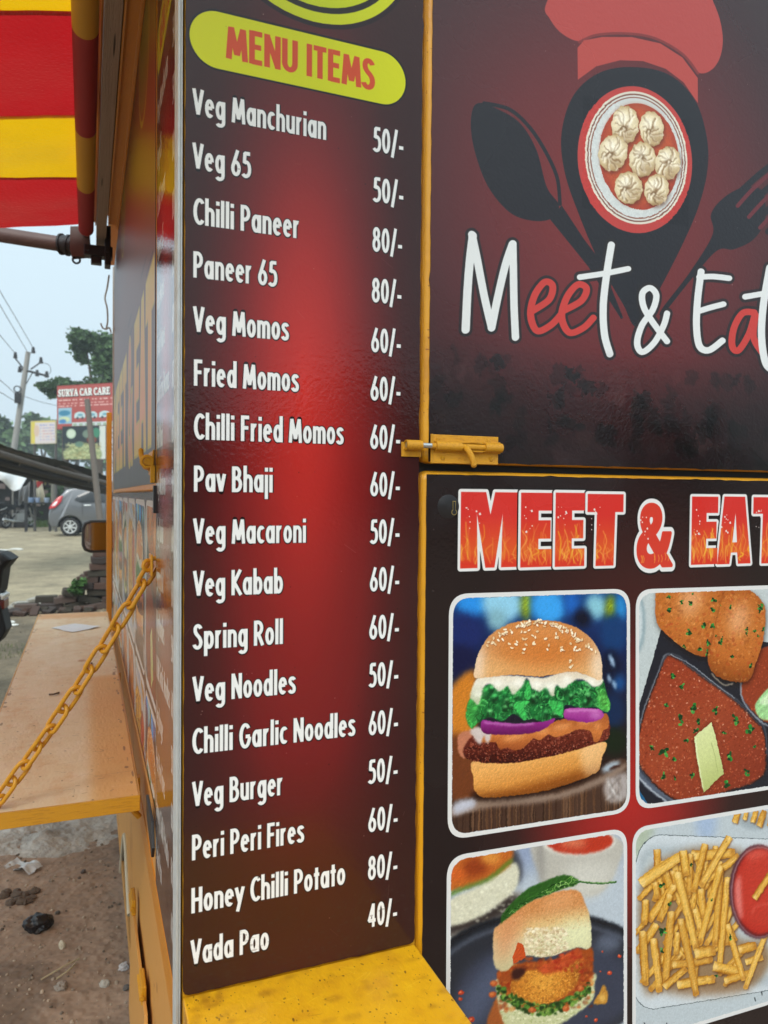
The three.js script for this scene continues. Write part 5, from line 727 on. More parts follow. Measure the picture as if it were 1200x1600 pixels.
// litter on the soil beside the cart
solo('plastic_lump', lumpGeo(.040, .026, .028, .42, 5, 4).translate(...at2(60, 1452, .02).toArray()), std(lin(.012, .012, .014), .35), 'crumpled black plastic lump on the bare soil', 'litter');
{
  const w = at2(36, 1356, .014), g = new THREE.PlaneGeometry(.12, .06, 26, 14); const P = g.attributes.position; for (let i = 0; i < P.count; i++) { const x = P.getX(i), y = P.getY(i); P.setZ(i, .018 * fbm(x * 40 + 20, y * 60 + 20, 5, 3) + .01 * Math.sin(x * 60)); } g.computeVertexNormals(); g.rotateX(-Math.PI / 2).rotateY(-.75).translate(w.x, w.y - .012, w.z);
  solo('plastic_wrapper', g, std(lin(.52, .55, .56), .25, { side: THREE.DoubleSide }), 'creased clear plastic wrapper lying on the soil near the cement patch', 'litter');
  for (const [px, py, r, c, l] of [[96, 1548, .017, [.27, .23, .19], 'rounded grey brown pebble below the straw'], [193, 1516, .014, [.46, .44, .43], 'white chalky stone close to the orange skirt'], [198, 1547, .010, [.10, .09, .08], 'small dark stone at the foot of the orange skirt'], [97, 1482, .009, [.55, .50, .38], 'pale wood chip standing between the black lump and the straw'], [163, 1542, .012, [.40, .38, .33], 'flat white crumb right of the straw'], [90, 1425, .008, [.08, .07, .06], 'tiny dark stone right of the black plastic lump'], [130, 1363, .010, [.09, .07, .06], 'dark stone below the grey cement patch']])
    solo(l.includes('chip') ? 'wood_chip' : 'stone', lumpGeo(r * 1.05, l.includes('chip') ? r * 1.6 : r * .62, r * .9, .5, px, 3).rotateY(px).translate(...at2(px, py, r * .35).toArray()), std(lin(...c), .85), l, l.includes('chip') ? 'litter' : 'stone');
  const s = [[64, 1538, 96, 1522, 124, 1504], [88, 1537, 108, 1526, 118, 1513]].map((a) => tube([at2(a[0], a[1], .006), at2(a[2], a[3], .012), at2(a[4], a[5], .008)], .0026, 16, 6));
  solo('dry_straw', s, std(lin(.42, .35, .22), .8), 'two dry straws lying together on the soil', 'litter');
  const heap = []; for (let i = 0; i < 26; i++) { const p = at2(rr(4, 56), rr(1392, 1412)); heap.push(lumpGeo(rr(.008, .022), rr(.005, .012), rr(.008, .018), .4, i + 70, 1).translate(p.x, p.y + .004, p.z)); }
  solo('soil_clods', heap, std(lin(.10, .07, .05), .95), 'loose dark soil clods left of the black lump', 'soil', null).userData.kind = 'stuff';
}
{ // grit and pebbles nobody could count
  const n = 4200, g = lumpGeo(1, .6, .85, .3, 3, 1), m = new THREE.InstancedMesh(g, std(lin(.30, .25, .20), .9), n), q = new THREE.Object3D(), c = new THREE.Color();
  for (let i = 0; i < n; i++) { const nearS = i < 2600, x = nearS ? rr(-.75, .05) : rr(-3.2, .3), z = nearS ? rr(-2.9, -.75) : rr(-9, -2.8), s = (nearS ? .0016 : .004) * (1 + 3.5 * Math.pow(rnd(), 5)); q.position.set(x, gy(x, z) + s * .2, z); q.rotation.set(rnd() * 3, rnd() * 6, rnd() * 3); q.scale.setScalar(s); q.updateMatrix(); m.setMatrixAt(i, q.matrix); const k = rr(.3, 1.5); m.setColorAt(i, c.setRGB(k, k * .95, k * .88)); }
  m.name = 'gravel'; tag(m, 'scattered grit and small pebbles on the soil', 'gravel', null, 'stuff'); scene.add(m);
}
{ // notice on the counter
  const pts = [[80, 981], [113, 988], [157, 980], [117, 974]].map(([x, y]) => on(x, y, 'y', .7535)), [c, g] = canvas(256, 256); g.fillStyle = '#dfe2e4'; g.fillRect(0, 0, 256, 256); for (let i = 0; i < 15; i++) for (let x = 20; x < 230; x += rr(12, 30)) { g.fillStyle = 'rgba(150,156,178,.4)'; g.fillRect(x, 22 + i * 15, rr(6, 18), 4); }
  const N = 14, pos = [], uv = [], idx = []; for (let j = 0; j <= N; j++) for (let i = 0; i <= N; i++) { const u = i / N, v = j / N, a = pts[0].clone().lerp(pts[1], u), b = pts[3].clone().lerp(pts[2], u), p = a.lerp(b, v); pos.push(p.x, p.y + .004 * Math.pow(u * v, 2) + .0015 * Math.sin(u * 5 + v * 3) ** 2, p.z); uv.push(u, v); if (i < N && j < N) { const o = j * (N + 1) + i; idx.push(o, o + 1, o + N + 1, o + 1, o + N + 2, o + N + 1); } }
  const q = new THREE.BufferGeometry(); q.setAttribute('position', new THREE.Float32BufferAttribute(pos, 3)); q.setAttribute('uv', new THREE.Float32BufferAttribute(uv, 2)); q.setIndex(idx); q.computeVertexNormals();
  solo('paper_sheet', q, new THREE.MeshStandardMaterial({ map: ctex(c), roughness: .85, side: THREE.DoubleSide }), 'white sheet of paper lying on the far end of the orange counter', 'paper');
  const tw = (a, b, r, name, label) => solo(name, tube([on(...a, 'y', .7535), on((a[0] + b[0]) / 2, (a[1] + b[1]) / 2 + 1, 'y', .757), on(...b, 'y', .7535)], r, 12, 6), std(lin(.10, .05, .03), .9), label, 'litter');
  tw([77, 1085], [92, 1082], .0022, 'twig', 'short dark twig on the orange counter'); tw([140, 1040], [143, 1036], .003, 'twig', 'small rusty crumb on the counter beside the middle of the chain');
}
// ---------------------------------------------------------------- foliage
function leaves(clumps, n, size, seedTone) { // clumps: [centre, rx, ry, rz]
  let vol, sum; const pos = [], col = [], uv = [], a = V(0, 0, 0), b = V(0, 0, 0), q = new THREE.Quaternion(), e = new THREE.Euler();
  clumps = clumps.flatMap((c) => { const k = Math.max(3, Math.min(16, Math.round(5 * c[1] / (size * 6)))), out = []; for (let i = 0; i < k; i++) { let x, y, z; do { x = rr(-1, 1); y = rr(-1, 1); z = rr(-1, 1); } while (Math.hypot(x, y, z) > 1); const s = rr(.40, .66); out.push([V(c[0].x + x * c[1] * .78, c[0].y + y * c[2] * .78, c[0].z + z * c[3] * .78), c[1] * s, c[2] * s * .85, c[3] * s]); } return out; });
  vol = clumps.map((c) => Math.cbrt(c[1] * c[2] * c[3]) ** 2.2); sum = vol.reduce((a, b) => a + b, 0);
  clumps.forEach((c, ci) => {
    const m = Math.round(n * vol[ci] / sum), tone = rr(.75, 1.3);
    for (let i = 0; i < m; i++) {
      let x = (rnd() + rnd() + rnd() - 1.5) * 1.05, y = (rnd() + rnd() + rnd() - 1.5) * 1.05, z = (rnd() + rnd() + rnd() - 1.5) * 1.05;
      const g = vnoise(x * 2.6 + ci * 7 + 30, y * 2.6 + z * 2.1 + 30, seedTone); if (g < .27) continue;
      const k = 1 + .35 * (vnoise(x * 3 + 40 + ci, z * 3 + y * 2 + 40, seedTone + 3) - .5); x = c[0].x + x * c[1] * k; y = c[0].y + y * c[2] * k; z = c[0].z + z * c[3] * k;
      const s = size * rr(.6, 1.3); q.setFromEuler(e.set(rr(-1.1, 1.1), rr(0, 6.28), rr(-1, 1))); a.set(s * .5, 0, 0).applyQuaternion(q); b.set(0, 0, s).applyQuaternion(q);
      const t = tone * rr(.6, 1.35) * (.85 + .35 * g), cr = .066 * t, cg = .128 * t, cb = .042 * t;
      const P = [[-1, -1], [1, -1], [.6, 1], [-1, -1], [.6, 1], [-.6, 1]]; for (const [u, w] of P) { pos.push(x + a.x * u + b.x * w, y + a.y * u + b.y * w - .1 * s, z + a.z * u + b.z * w); col.push(cr, cg, cb); uv.push(u, w); }
    }
  });
  const g = new THREE.BufferGeometry(); g.setAttribute('position', new THREE.Float32BufferAttribute(pos, 3)); g.setAttribute('color', new THREE.Float32BufferAttribute(col, 3)); g.setAttribute('uv', new THREE.Float32BufferAttribute(uv, 2)); g.computeVertexNormals(); return g;
}
const LEAF = new THREE.MeshPhysicalMaterial({ vertexColors: true, roughness: .8, side: THREE.DoubleSide, transmission: .25, thickness: 0 });
const HAZY = new THREE.MeshPhysicalMaterial({ color: lin(1.25, 1.1, 1.3), vertexColors: true, roughness: .9, side: THREE.DoubleSide });  // distance haze tinted into the leaf colour, on top of the fog
const BARK = std(lin(.11, .085, .065), .9, { bumpMap: rep(fine, 1, 4), bumpScale: .02 });
function tree(label, group, base, limbs, clumps, n, size, mat = LEAF, trunkR = .2) {
  const t = thing('tree', label, 'tree', base.toArray(), 0, group), geos = [], top = limbs[0];
  geos.push(tube([V(0, -.1, 0), V(top.x * .3 + .06, top.y * .5, top.z * .3), top], trunkR, 10, 9));
  for (const l of limbs.slice(1)) geos.push(bar(top.clone().multiplyScalar(.92), l, trunkR * .55, 7, trunkR * .15));
  part('trunk', geos, BARK, t); part('crown', leaves(clumps, n, size, 200 + taken.get('tree')), mat, t); return t;
}
{ // tree above the red sign
  const D = 36, base = deep(152, 812, D); base.y = 0; const L = (px, py, rx, ry, dz = 0) => [deep(px, py, D + dz).sub(base), rx * D / FOCAL, ry * D / FOCAL, rx * D / FOCAL * .9];
  tree('dark green leafy tree rising above the red car care sign', null, base, [deep(150, 620, D).sub(base), deep(135, 545, D).sub(base), deep(168, 560, D).sub(base), deep(95, 605, D).sub(base), deep(190, 590, D).sub(base)],
    [L(138, 528, 24, 15), L(120, 543, 17, 17), L(160, 552, 21, 26), L(172, 575, 22, 34), L(128, 562, 12, 9), L(150, 600, 24, 14), L(118, 606, 22, 9, 1), L(88, 606, 19, 11, -1), L(76, 612, 12, 9, -1), L(100, 598, 14, 8), L(215, 585, 40, 60, 2), L(190, 540, 26, 26, 1)], 36000, .12, LEAF, .22);
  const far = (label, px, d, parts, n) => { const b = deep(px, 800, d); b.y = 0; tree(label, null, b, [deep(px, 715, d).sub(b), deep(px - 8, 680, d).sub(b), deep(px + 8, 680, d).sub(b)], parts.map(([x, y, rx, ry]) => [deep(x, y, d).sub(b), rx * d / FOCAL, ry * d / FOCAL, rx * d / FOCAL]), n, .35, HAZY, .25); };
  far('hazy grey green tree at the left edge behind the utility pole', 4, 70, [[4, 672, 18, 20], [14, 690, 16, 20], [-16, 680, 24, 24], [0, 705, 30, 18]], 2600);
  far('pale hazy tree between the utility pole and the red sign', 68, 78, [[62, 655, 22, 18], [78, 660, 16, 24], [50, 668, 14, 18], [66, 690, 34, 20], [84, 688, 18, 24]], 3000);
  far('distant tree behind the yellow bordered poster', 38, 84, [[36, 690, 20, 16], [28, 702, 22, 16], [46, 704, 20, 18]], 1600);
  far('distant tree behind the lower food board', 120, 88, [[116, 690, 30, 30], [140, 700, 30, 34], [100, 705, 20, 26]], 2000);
}
// trees that stand behind the viewer and show in the glossy panels
for (const [i, x, z, h] of [[0, 3, 26, 4.6], [1, 9, 24, 5.6], [2, 15, 25, 4.9], [3, 21, 22, 6.0], [4, 28, 20, 5.2], [5, 36, 19, 6.4], [6, -4, 29, 4.8], [7, -11, 30, 5.6], [8, 45, 16, 6.0]])
  tree('roadside tree behind the viewer seen only as a reflection', 'roadside trees behind the viewer', V(x, 0, z), [V(.2, h * .5, 0), V(-1, h * .7, .3), V(1.1, h * .72, -.2)], [[V(0, h * .68, 0), 2.4, h * .28, 2], [V(-1.9, h * .55, .3), 1.7, h * .26, 1.6], [V(2, h * .52, 0), 1.9, h * .24, 1.6], [V(.4, h * .86, 0), 1.3, h * .16, 1.2], [V(0, h * .28, .2), 2.8, h * .3, 1.4]], 1900, .34, LEAF, .18);

// ---------------------------------------------------------------- rubble wall of old bricks
{
  const t = thing('brick_pile', 'stepped pile of old dark bricks at the edge of the lot', 'brick pile'), mats = [[.075, .045, .034], [.10, .055, .040], [.05, .036, .03], [.11, .075, .06], [.06, .05, .036]].map((c) => std(lin(...c), .95, { bumpMap: rep(fine, 1, 1), bumpScale: .006 }));
  const shapes = [0, 1, 2, 3].map((s) => { const g = new RoundedBoxGeometry(.23, .072, .11, 2, .008), P = g.attributes.position; for (let i = 0; i < P.count; i++) P.setXYZ(i, P.getX(i) + .008 * (vnoise(P.getY(i) * 60 + 9, P.getZ(i) * 50 + 9, s + 300) - .5), P.getY(i) + .008 * (vnoise(P.getX(i) * 30 + 9, P.getZ(i) * 50 + 9, s + 310) - .5), P.getZ(i)); g.computeVertexNormals(); return g; });
  const left = [-.84, -.70, -.36, -.27, -.21, -.09, -.075, -.05, -.04];
  for (let c = 0; c < 9; c++) for (let row = 0; row < 2; row++) for (let x = left[c] + (row ? rr(-.05, .1) : 0); x < .42; x += .236 + rr(0, .03)) {
    if (c === 1 && x < -.42 && rnd() < .4) continue;
    const tilt = x < -.1 && x > -.45 ? rr(-.3, .3) : rr(-.05, .05), m = part('brick', shapes[rnd() * 4 | 0], mats[rnd() * 5 | 0], t);
    m.position.set(x + .115, gy(x, -8.25) + .036 + c * .074 + rr(-.006, .008), -8.24 - row * .13 + rr(-.03, .03)); m.rotation.set(rr(-.05, .05), rr(-.2, .2), tilt);
  }
  for (let i = 0; i < 16; i++) { const x = rr(-.85, .1), m = part('brick', shapes[i % 4], mats[i % 5], t); m.position.set(x, gy(x, -8) + .03, -8.02 + rr(-.05, .16)); m.rotation.set(rr(-.4, .4), rr(0, 3), rr(-.3, .3)); m.scale.setScalar(rr(.45, .95)); }
  for (const [px, py, s] of [[56, 932, .11], [70, 936, .085], [30, 938, .09], [82, 941, .06], [10, 944, .08]]) { const p = ground(px, py + 8); solo('rubble_stone', lumpGeo(s, s * .32, s * .6, .35, px, 3).translate(p.x, gy(p.x, p.z) + s * .2, p.z), std(lin(.40, .38, .33), .9, { bumpMap: rep(fine, 2, 2), bumpScale: .01 }), { 56: 'largest pale flat stone on the line of bricks', 70: 'pale stone just right of the largest flat stone', 30: 'pale stone left of the largest flat stone', 82: 'small pale stone near the steep part of the brick pile', 10: 'pale stone at the left end of the brick line' }[px], 'stone', null); }
}
function tuft(name, label, cat, base, n, h, spread, tone, group, kind) { const pos = [], uv = [], col = []; for (let i = 0; i < n; i++) { const a = rr(0, 6.28), r = spread * Math.sqrt(rnd()), x = base.x + r * Math.cos(a), z = base.z + r * Math.sin(a), hh = h * rr(.4, 1.1), w = hh * .07, lean = rr(.1, .5) * hh, q = rr(0, 6.28), dx = Math.cos(q), dz = Math.sin(q), y = base.y; const A = [x - dz * w, y, z + dx * w], Bq = [x + dz * w, y, z - dx * w], C = [x + dx * lean * .4 + dz * w * .8, y + hh * .65, z + dz * lean * .4 - dx * w * .8], D = [x + dx * lean * .4 - dz * w * .8, y + hh * .65, z + dz * lean * .4 + dx * w * .8], T = [x + dx * lean, y + hh, z + dz * lean]; pos.push(...A, ...Bq, ...C, ...A, ...C, ...D, ...D, ...C, ...T); const k = rr(.6, 1.4); for (let j = 0; j < 9; j++) { uv.push(0, 0); col.push(tone[0] * k, tone[1] * k, tone[2] * k); } } const g = new THREE.BufferGeometry(); g.setAttribute('position', new THREE.Float32BufferAttribute(pos, 3)); g.setAttribute('uv', new THREE.Float32BufferAttribute(uv, 2)); g.setAttribute('color', new THREE.Float32BufferAttribute(col, 3)); g.computeVertexNormals(); const m = solo(name, g, LEAF, label, cat, group); if (kind) m.userData.kind = kind; return m; }
{ const w = thing('weed', 'green weed growing out of the brick pile', 'weed', [-.22, .20, -8.12]); part('foliage', leaves([[V(0, .07, 0), .08, .08, .06], [V(.06, .11, 0), .05, .07, .04], [V(-.05, .04, .02), .05, .04, .04]], 500, .018, 390), std(lin(.8, .95, .7), .8, { vertexColors: true, side: THREE.DoubleSide }), w); part('stem', [bar(V(0, -.08, 0), V(.04, .14, 0), .006), bar(V(0, -.08, 0), V(-.08, .06, .02), .006)], BARK, w); }
tuft('grass', 'low green grass on the soil left of the counter', 'grass', at2(16, 1018), 260, .035, .30, [.10, .13, .04], null, 'stuff');
tuft('grass', 'patchy grass beside the rear wheel of the grey car', 'grass', at2(72, 822), 700, .28, 1.0, [.13, .20, .05], null, 'stuff');
tuft('grass', 'thin grass along the far side of the lot', 'grass', at2(30, 812), 1200, .20, 2.2, [.14, .17, .06], null, 'stuff');
for (const [px, py, s, l] of [[25, 859, .10, 'white rag lying on the pale lot'], [2, 861, .09, 'white scrap at the left edge of the pale lot'], [8, 973, .05, 'white stick on the soil at the left edge'], [20, 977, .03, 'pale crumb of plaster left of the counter']]) { const p = at2(px, py, s * .15); solo('scrap', lumpGeo(s * 1.7, s * .3, s * .8, .3, px, 2).translate(p.x, p.y, p.z), std(lin(.66, .65, .60), .8), l, 'litter'); }

// ---------------------------------------------------------------- motorcycle (front towards +x, rear axle over the origin)
function makeMotorcycle(label) {
  const t = thing('motorcycle', label, 'motorcycle'), Bk = M.black, St = M.steel, body = new THREE.MeshPhysicalMaterial({ color: lin(.006, .006, .007), roughness: .55, specularIntensity: .45 });
  const wheel = (x) => { const w = sub('wheel', t); part('tyre', new THREE.TorusGeometry(.255, .05, 14, 40).translate(x, .305, 0), M.rubber, w); part('rim', [new THREE.TorusGeometry(.205, .016, 8, 40).translate(x, .305, 0), ...[0, 1, 2, 3, 4].map((i) => bar(V(x, .305, 0), V(x + .2 * Math.cos(i * 1.257), .305 + .2 * Math.sin(i * 1.257), 0), .014, 6)), new THREE.CylinderGeometry(.06, .06, .09, 16).rotateX(Math.PI / 2).translate(x, .305, 0)], St, w); };
  wheel(0); wheel(1.27);
  part('rear_fender', extrude([[-.40, .60], [-.37, .64], [-.2, .70], [.1, .68], [.1, .64], [-.18, .655], [-.34, .595]], .13, .006).translate(0, 0, -.065), Bk, t);
  part('mud_flap', extrude([[-.40, .62], [-.36, .63], [-.34, .50], [-.40, .42], [-.43, .48]], .15, .01).translate(0, 0, -.075), body, t);
  part('tail_cowl', extrude([[-.44, .905], [-.42, .92], [-.1, .93], [.35, .84], [.35, .72], [-.1, .70], [-.36, .685], [-.385, .72], [-.405, .86]], .20, .025).translate(0, 0, -.10), body, t);
  part('seat', extrude([[-.40, .93], [-.2, .95], [.2, .86], [.55, .82], [.72, .86], [.72, .78], [.3, .78], [-.3, .88], [-.41, .89]], .22, .02).translate(0, 0, -.11), M.rubber, t);
  part('grab_rail', [tube([V(-.10, .78, .14), V(-.36, .70, .13), V(-.415, .685, 0), V(-.36, .70, -.13), V(-.10, .78, -.14)], .014, 30, 8), box(-.425, .665, -.09, -.41, .69, .09, .004)], std(lin(.6, .6, .58), .35, { metalness: .6 }), t);
  part('tail_lamp', box(-.425, .60, -.07, -.37, .665, .07, .012), std(lin(.10, .012, .012), .2), t);
  part('fuel_tank', extrude([[.62, .82], [.68, .98], [.95, 1.02], [1.1, .95], [1.1, .82]], .18, .06).translate(0, 0, -.09), body, t);
  part('engine', [box(.45, .28, -.12, .85, .55, .12, .03), ...[0, 1, 2, 3, 4].map((i) => box(.62, .52 + i * .035, -.10, .85, .54 + i * .035, .10))], M.grey, t);
  part('exhaust', [bar(V(.7, .25, .16), V(.15, .27, .17), .025), bar(V(.2, .27, .175), V(-.33, .36, .18), .05, 14, .045)], St, t);
  part('frame', [bar(V(1.0, .9, 0), V(.3, .35, 0), .025), bar(V(.3, .35, .07), V(-.02, .305, .09), .02), bar(V(.3, .35, -.07), V(-.02, .305, -.09), .02), bar(V(1.0, .85, 0), V(.1, .76, 0), .025), bar(V(-.05, .32, .10), V(.02, .70, .11), .028), bar(V(-.05, .32, -.10), V(.02, .70, -.11), .028)], Bk, t);
  part('fork', [bar(V(1.27, .305, .09), V(1.03, 1.02, .09), .022), bar(V(1.27, .305, -.09), V(1.03, 1.02, -.09), .022)], St, t);
  part('front_fender', new THREE.TorusGeometry(.32, .05, 6, 20, 1.6).rotateZ(.6).translate(1.27, .305, 0), body, t);
  part('handlebar', tube([V(.88, 1.08, .36), V(.98, 1.06, .15), V(1.02, 1.04, 0), V(.98, 1.06, -.15), V(.88, 1.08, -.36)], .014, 24, 8), Bk, t);
  part('headlight', [new THREE.SphereGeometry(.09, 16, 12).scale(.7, 1, 1).translate(1.14, .92, 0)], St, t);
  return t;
}
const moto = makeMotorcycle('black motorcycle with only its tail and rear tyre in view at the left edge');
{ const p = deep(0, 1110, 5); moto.position.set(-.985, .0, -4.30); moto.rotation.y = Math.PI - .12; moto.position.y = gy(-1, -4.3); p.x = 0; }
{ const c = moto.clone(); c.name = numbered('motorcycle'); c.userData.label = 'dark motorcycle parked under the white tarpaulin of the far stall'; scene.add(c); const p = deep(9, 800, 27.5); c.position.set(p.x, gy(p.x, p.z), p.z); c.rotation.y = 2.2; }

// ---------------------------------------------------------------- grey hatchback (rear at x = 0, front towards +x)
{
  const p = ground(107, 838), t = thing('parked_car', 'grey hatchback car parked beyond the pale lot', 'car', [p.x - .50, gy(p.x, p.z), p.z - .75], -.10);
  const paint = new THREE.MeshPhysicalMaterial({ color: lin(.14, .148, .16), metalness: .3, roughness: .38, clearcoat: 1, clearcoatRoughness: .06 }), glass = std(lin(.018, .022, .025), .05), W = 1.5;
  const squeeze = (g) => { const P = g.attributes.position; for (let i = 0; i < P.count; i++) { const y = P.getY(i), x = P.getX(i); let z = P.getZ(i); const k = y > .88 ? 1 - (y - .88) * .36 : y < .4 ? 1 - (.4 - y) * .15 : 1; z *= k; z *= 1 - .10 * Math.pow(Math.max(0, (x - 2.6) / .9), 2) - .08 * Math.pow(Math.max(0, (.5 - x) / .5), 2); P.setZ(i, z); } g.computeVertexNormals(); return toCreasedNormals(g, .6); };
  const arch = (cx, r) => [...Array(13)].map((_, i) => { const a = i / 12 * Math.PI; return [cx - r * Math.cos(a), .27 + r * Math.sin(a)]; });
  const prof = [[.10, .27], ...arch(.62, .345), ...arch(2.96, .345), [3.42, .27], [3.5, .42], [3.49, .62], [3.36, .79], [2.95, .92], [2.62, .98], [2.08, 1.40], [1.75, 1.485], [1.2, 1.50], [.72, 1.475], [.50, 1.43], [.20, 1.06], [.06, .88], [.0, .66], [.01, .42]];
  const hull = new THREE.ExtrudeGeometry(new THREE.Shape(prof.map((q) => new THREE.Vector2(...q))), { depth: W - .16, bevelEnabled: true, bevelThickness: .08, bevelSize: .05, bevelSegments: 4, bevelOffset: -.05, steps: 6 }); hull.translate(0, 0, -(W - .16) / 2);
  part('car_body', squeeze(hull), paint, t);
  const pane = (pts, s) => { const g = extrude(pts, .012, .004); g.translate(0, 0, s * (W / 2 - .008) - .006); return squeeze(g); };
  const rear = [[.74, 1.10], [.84, 1.24], [1.05, 1.36], [1.38, 1.40], [1.38, 1.05], [.95, 1.03]], fr = [[1.44, 1.05], [1.44, 1.40], [1.78, 1.38], [2.08, 1.28], [2.38, 1.03]];
  for (const s of [1, -1]) { part('side_window', pane(rear, s), glass, t); part('side_window', pane(fr, s), glass, t); }
  part('rear_window', [box(-.012, -.22, -.52, .012, .22, .52, .01).rotateZ(-.72).translate(.335, 1.255, 0)], glass, t);
  for (const s of [1, -1]) { const l = part('tail_lamp', squeeze(extrude([[.03, .84], [.12, 1.0], [.30, 1.20], [.40, 1.22], [.36, 1.06], [.20, .88]], .02, .012).translate(0, 0, s * (W / 2 + .003) - .01)), std(lin(.50, .015, .02), .15), t); part('lamp_lens', squeeze(extrude([[.10, .93], [.20, 1.05], [.27, 1.05], [.20, .93]], .012, .004).translate(0, 0, s * (W / 2 + .016) - .006)), std(lin(.75, .7, .7), .15), l); part('door_handle', squeeze(box(1.02, .93, s * (W / 2 + .004) - .015, 1.22, .965, s * (W / 2 + .004) + .015, .012)), M.alu, t); }
  for (const x of [.62, 2.96]) for (const s of [1, -1]) {
    const w = sub('wheel', t), z = s * (W / 2 - .10); part('tyre', new THREE.TorusGeometry(.225, .062, 14, 40).scale(1, 1, 1.3).translate(x, .285, z), M.rubber, w);
    const rim = [new THREE.TorusGeometry(.185, .018, 8, 36).translate(x, .285, z + s * .055), new THREE.CylinderGeometry(.045, .045, .04, 16).rotateX(Math.PI / 2).translate(x, .285, z + s * .06)]; for (let i = 0; i < 7; i++) { const a = i / 7 * 6.283; rim.push(box(-.022, .03, -.012, .022, .18, .012, .006).rotateZ(a).translate(x, .285, z + s * .055)); } part('hubcap', rim, M.alu, w); part('rim_back', new THREE.CylinderGeometry(.185, .185, .05, 24).rotateX(Math.PI / 2).translate(x, .285, z), M.black, w);
  }
  for (const s of [1, -1]) for (const L of [[[1.40, .32], [1.40, 1.02]], [[2.42, .40], [2.40, .98]], [[.98, .62], [.96, 1.0]], [[1.0, .34], [2.5, .36]]]) { const g = bar(V(L[0][0], L[0][1], s * (W / 2 - .004)), V(L[1][0], L[1][1], s * (W / 2 - .004)), .006, 6); part('panel_gap', squeeze(g), M.black, t); }
  part('bumper_trim', squeeze(box(-.02, .34, -.66, .04, .46, .66, .02)), M.dark, t); part('side_skirt', [box(1.0, .245, -.68, 2.58, .28, .68, .01)], M.dark, t);
}

// ---------------------------------------------------------------- utility pole with wires
{
  const a = deep(23, 690, 30), top = deep(44, 550, 30), d = a.clone().sub(top), k = (top.y) / (top.y - a.y), foot = top.clone().addScaledVector(d, k), t = thing('utility_pole', 'leaning grey concrete utility pole with crossarm and insulators', 'utility pole', foot.toArray()), rel = (px, py, dd = 30) => deep(px, py, dd).sub(foot), conc = std(lin(.30, .29, .27), .9, { bumpMap: rep(fine, 1, 6), bumpScale: .01 });
  part('pole', bar(V(0, -.2, 0), top.clone().sub(foot), .145, 10, .095), conc, t);
  part('crossarm', [bar(rel(30, 576), rel(76, 588), .045, 6), bar(rel(36, 575), rel(24, 560), .03, 6), bar(rel(48, 577), rel(64, 566), .03, 6), bar(rel(41, 600), rel(52, 580), .02, 6)], M.dark, t);
  for (const [x, y] of [[24, 555], [52, 547], [64, 563], [58, 583], [73, 585], [31, 577]]) part('insulator', new THREE.CylinderGeometry(.05, .085, .24, 10).translate(...rel(x, y).toArray()), M.dark, t);
  part('cable_coil', [new THREE.TorusGeometry(.12, .025, 6, 18).translate(...rel(27, 608, 29.8).toArray()), box(-.12, -.2, -.1, .12, .2, .1).translate(...rel(28, 622, 29.8).toArray())], M.dark, t);
  const wire = (pts, label) => solo('overhead_wire', tube(pts.map(([x, y, z]) => deep(x, y, z)), .011, 30, 5), M.dark, label, 'wire');
  wire([[52, 544, 30], [26, 499, 26], [0, 455, 23], [-60, 350, 19]], 'upper overhead wire running from the pole top to the upper left'); wire([[44, 552, 30], [20, 511, 26], [0, 477, 23], [-60, 370, 19]], 'second overhead wire just below the uppermost one at the left');
  wire([[24, 553, 30], [12, 538, 26], [0, 524, 23], [-60, 455, 19]], 'overhead wire from the left insulator arm'); wire([[28, 620, 30], [14, 606, 26], [0, 594, 23], [-60, 545, 19]], 'lower overhead wire reaching the coil on the pole'); wire([[26, 628, 30], [12, 620, 26], [0, 613, 23], [-60, 590, 19]], 'lowest overhead wire left of the pole');
  wire([[30, 616, 30], [60, 627, 33], [90, 634, 37], [130, 642, 44]], 'thin wire running right from the pole towards the red sign'); wire([[73, 586, 30], [79, 581, 30.1], [76, 570, 30.2], [62, 566, 30]], 'short slack jumper wire at the right end of the crossarm');
}

// ---------------------------------------------------------------- boards behind the shelter
function board(name, label, cat, tl, br, d0, d1, depthM, c, posts, frameMat) {
  const a = deep(...tl, d0), b = deep(...br, d1), w = Math.hypot(b.x - a.x, b.z - a.z), h = a.y - b.y, mid = a.clone().add(b).multiplyScalar(.5), yaw = -Math.atan2(b.z - a.z, b.x - a.x), t = thing(name, label, cat, [mid.x, 0, mid.z], yaw);
  part('frame', [box(-w / 2, mid.y - h / 2, -depthM, w / 2, mid.y + h / 2, 0)], frameMat, t);
  part('printed_face', new THREE.PlaneGeometry(w - .04, h - .04).translate(0, mid.y, .004), new THREE.MeshStandardMaterial({ map: ctex(c), roughness: .55 }), t);
  for (const x of posts) part('post', bar(V(x * w / 2, -.1, -depthM - .04), V(x * w / 2, mid.y + h / 2, -depthM - .04), .045, 8), std(lin(.09, .085, .08), .7), t);
  return t;
}
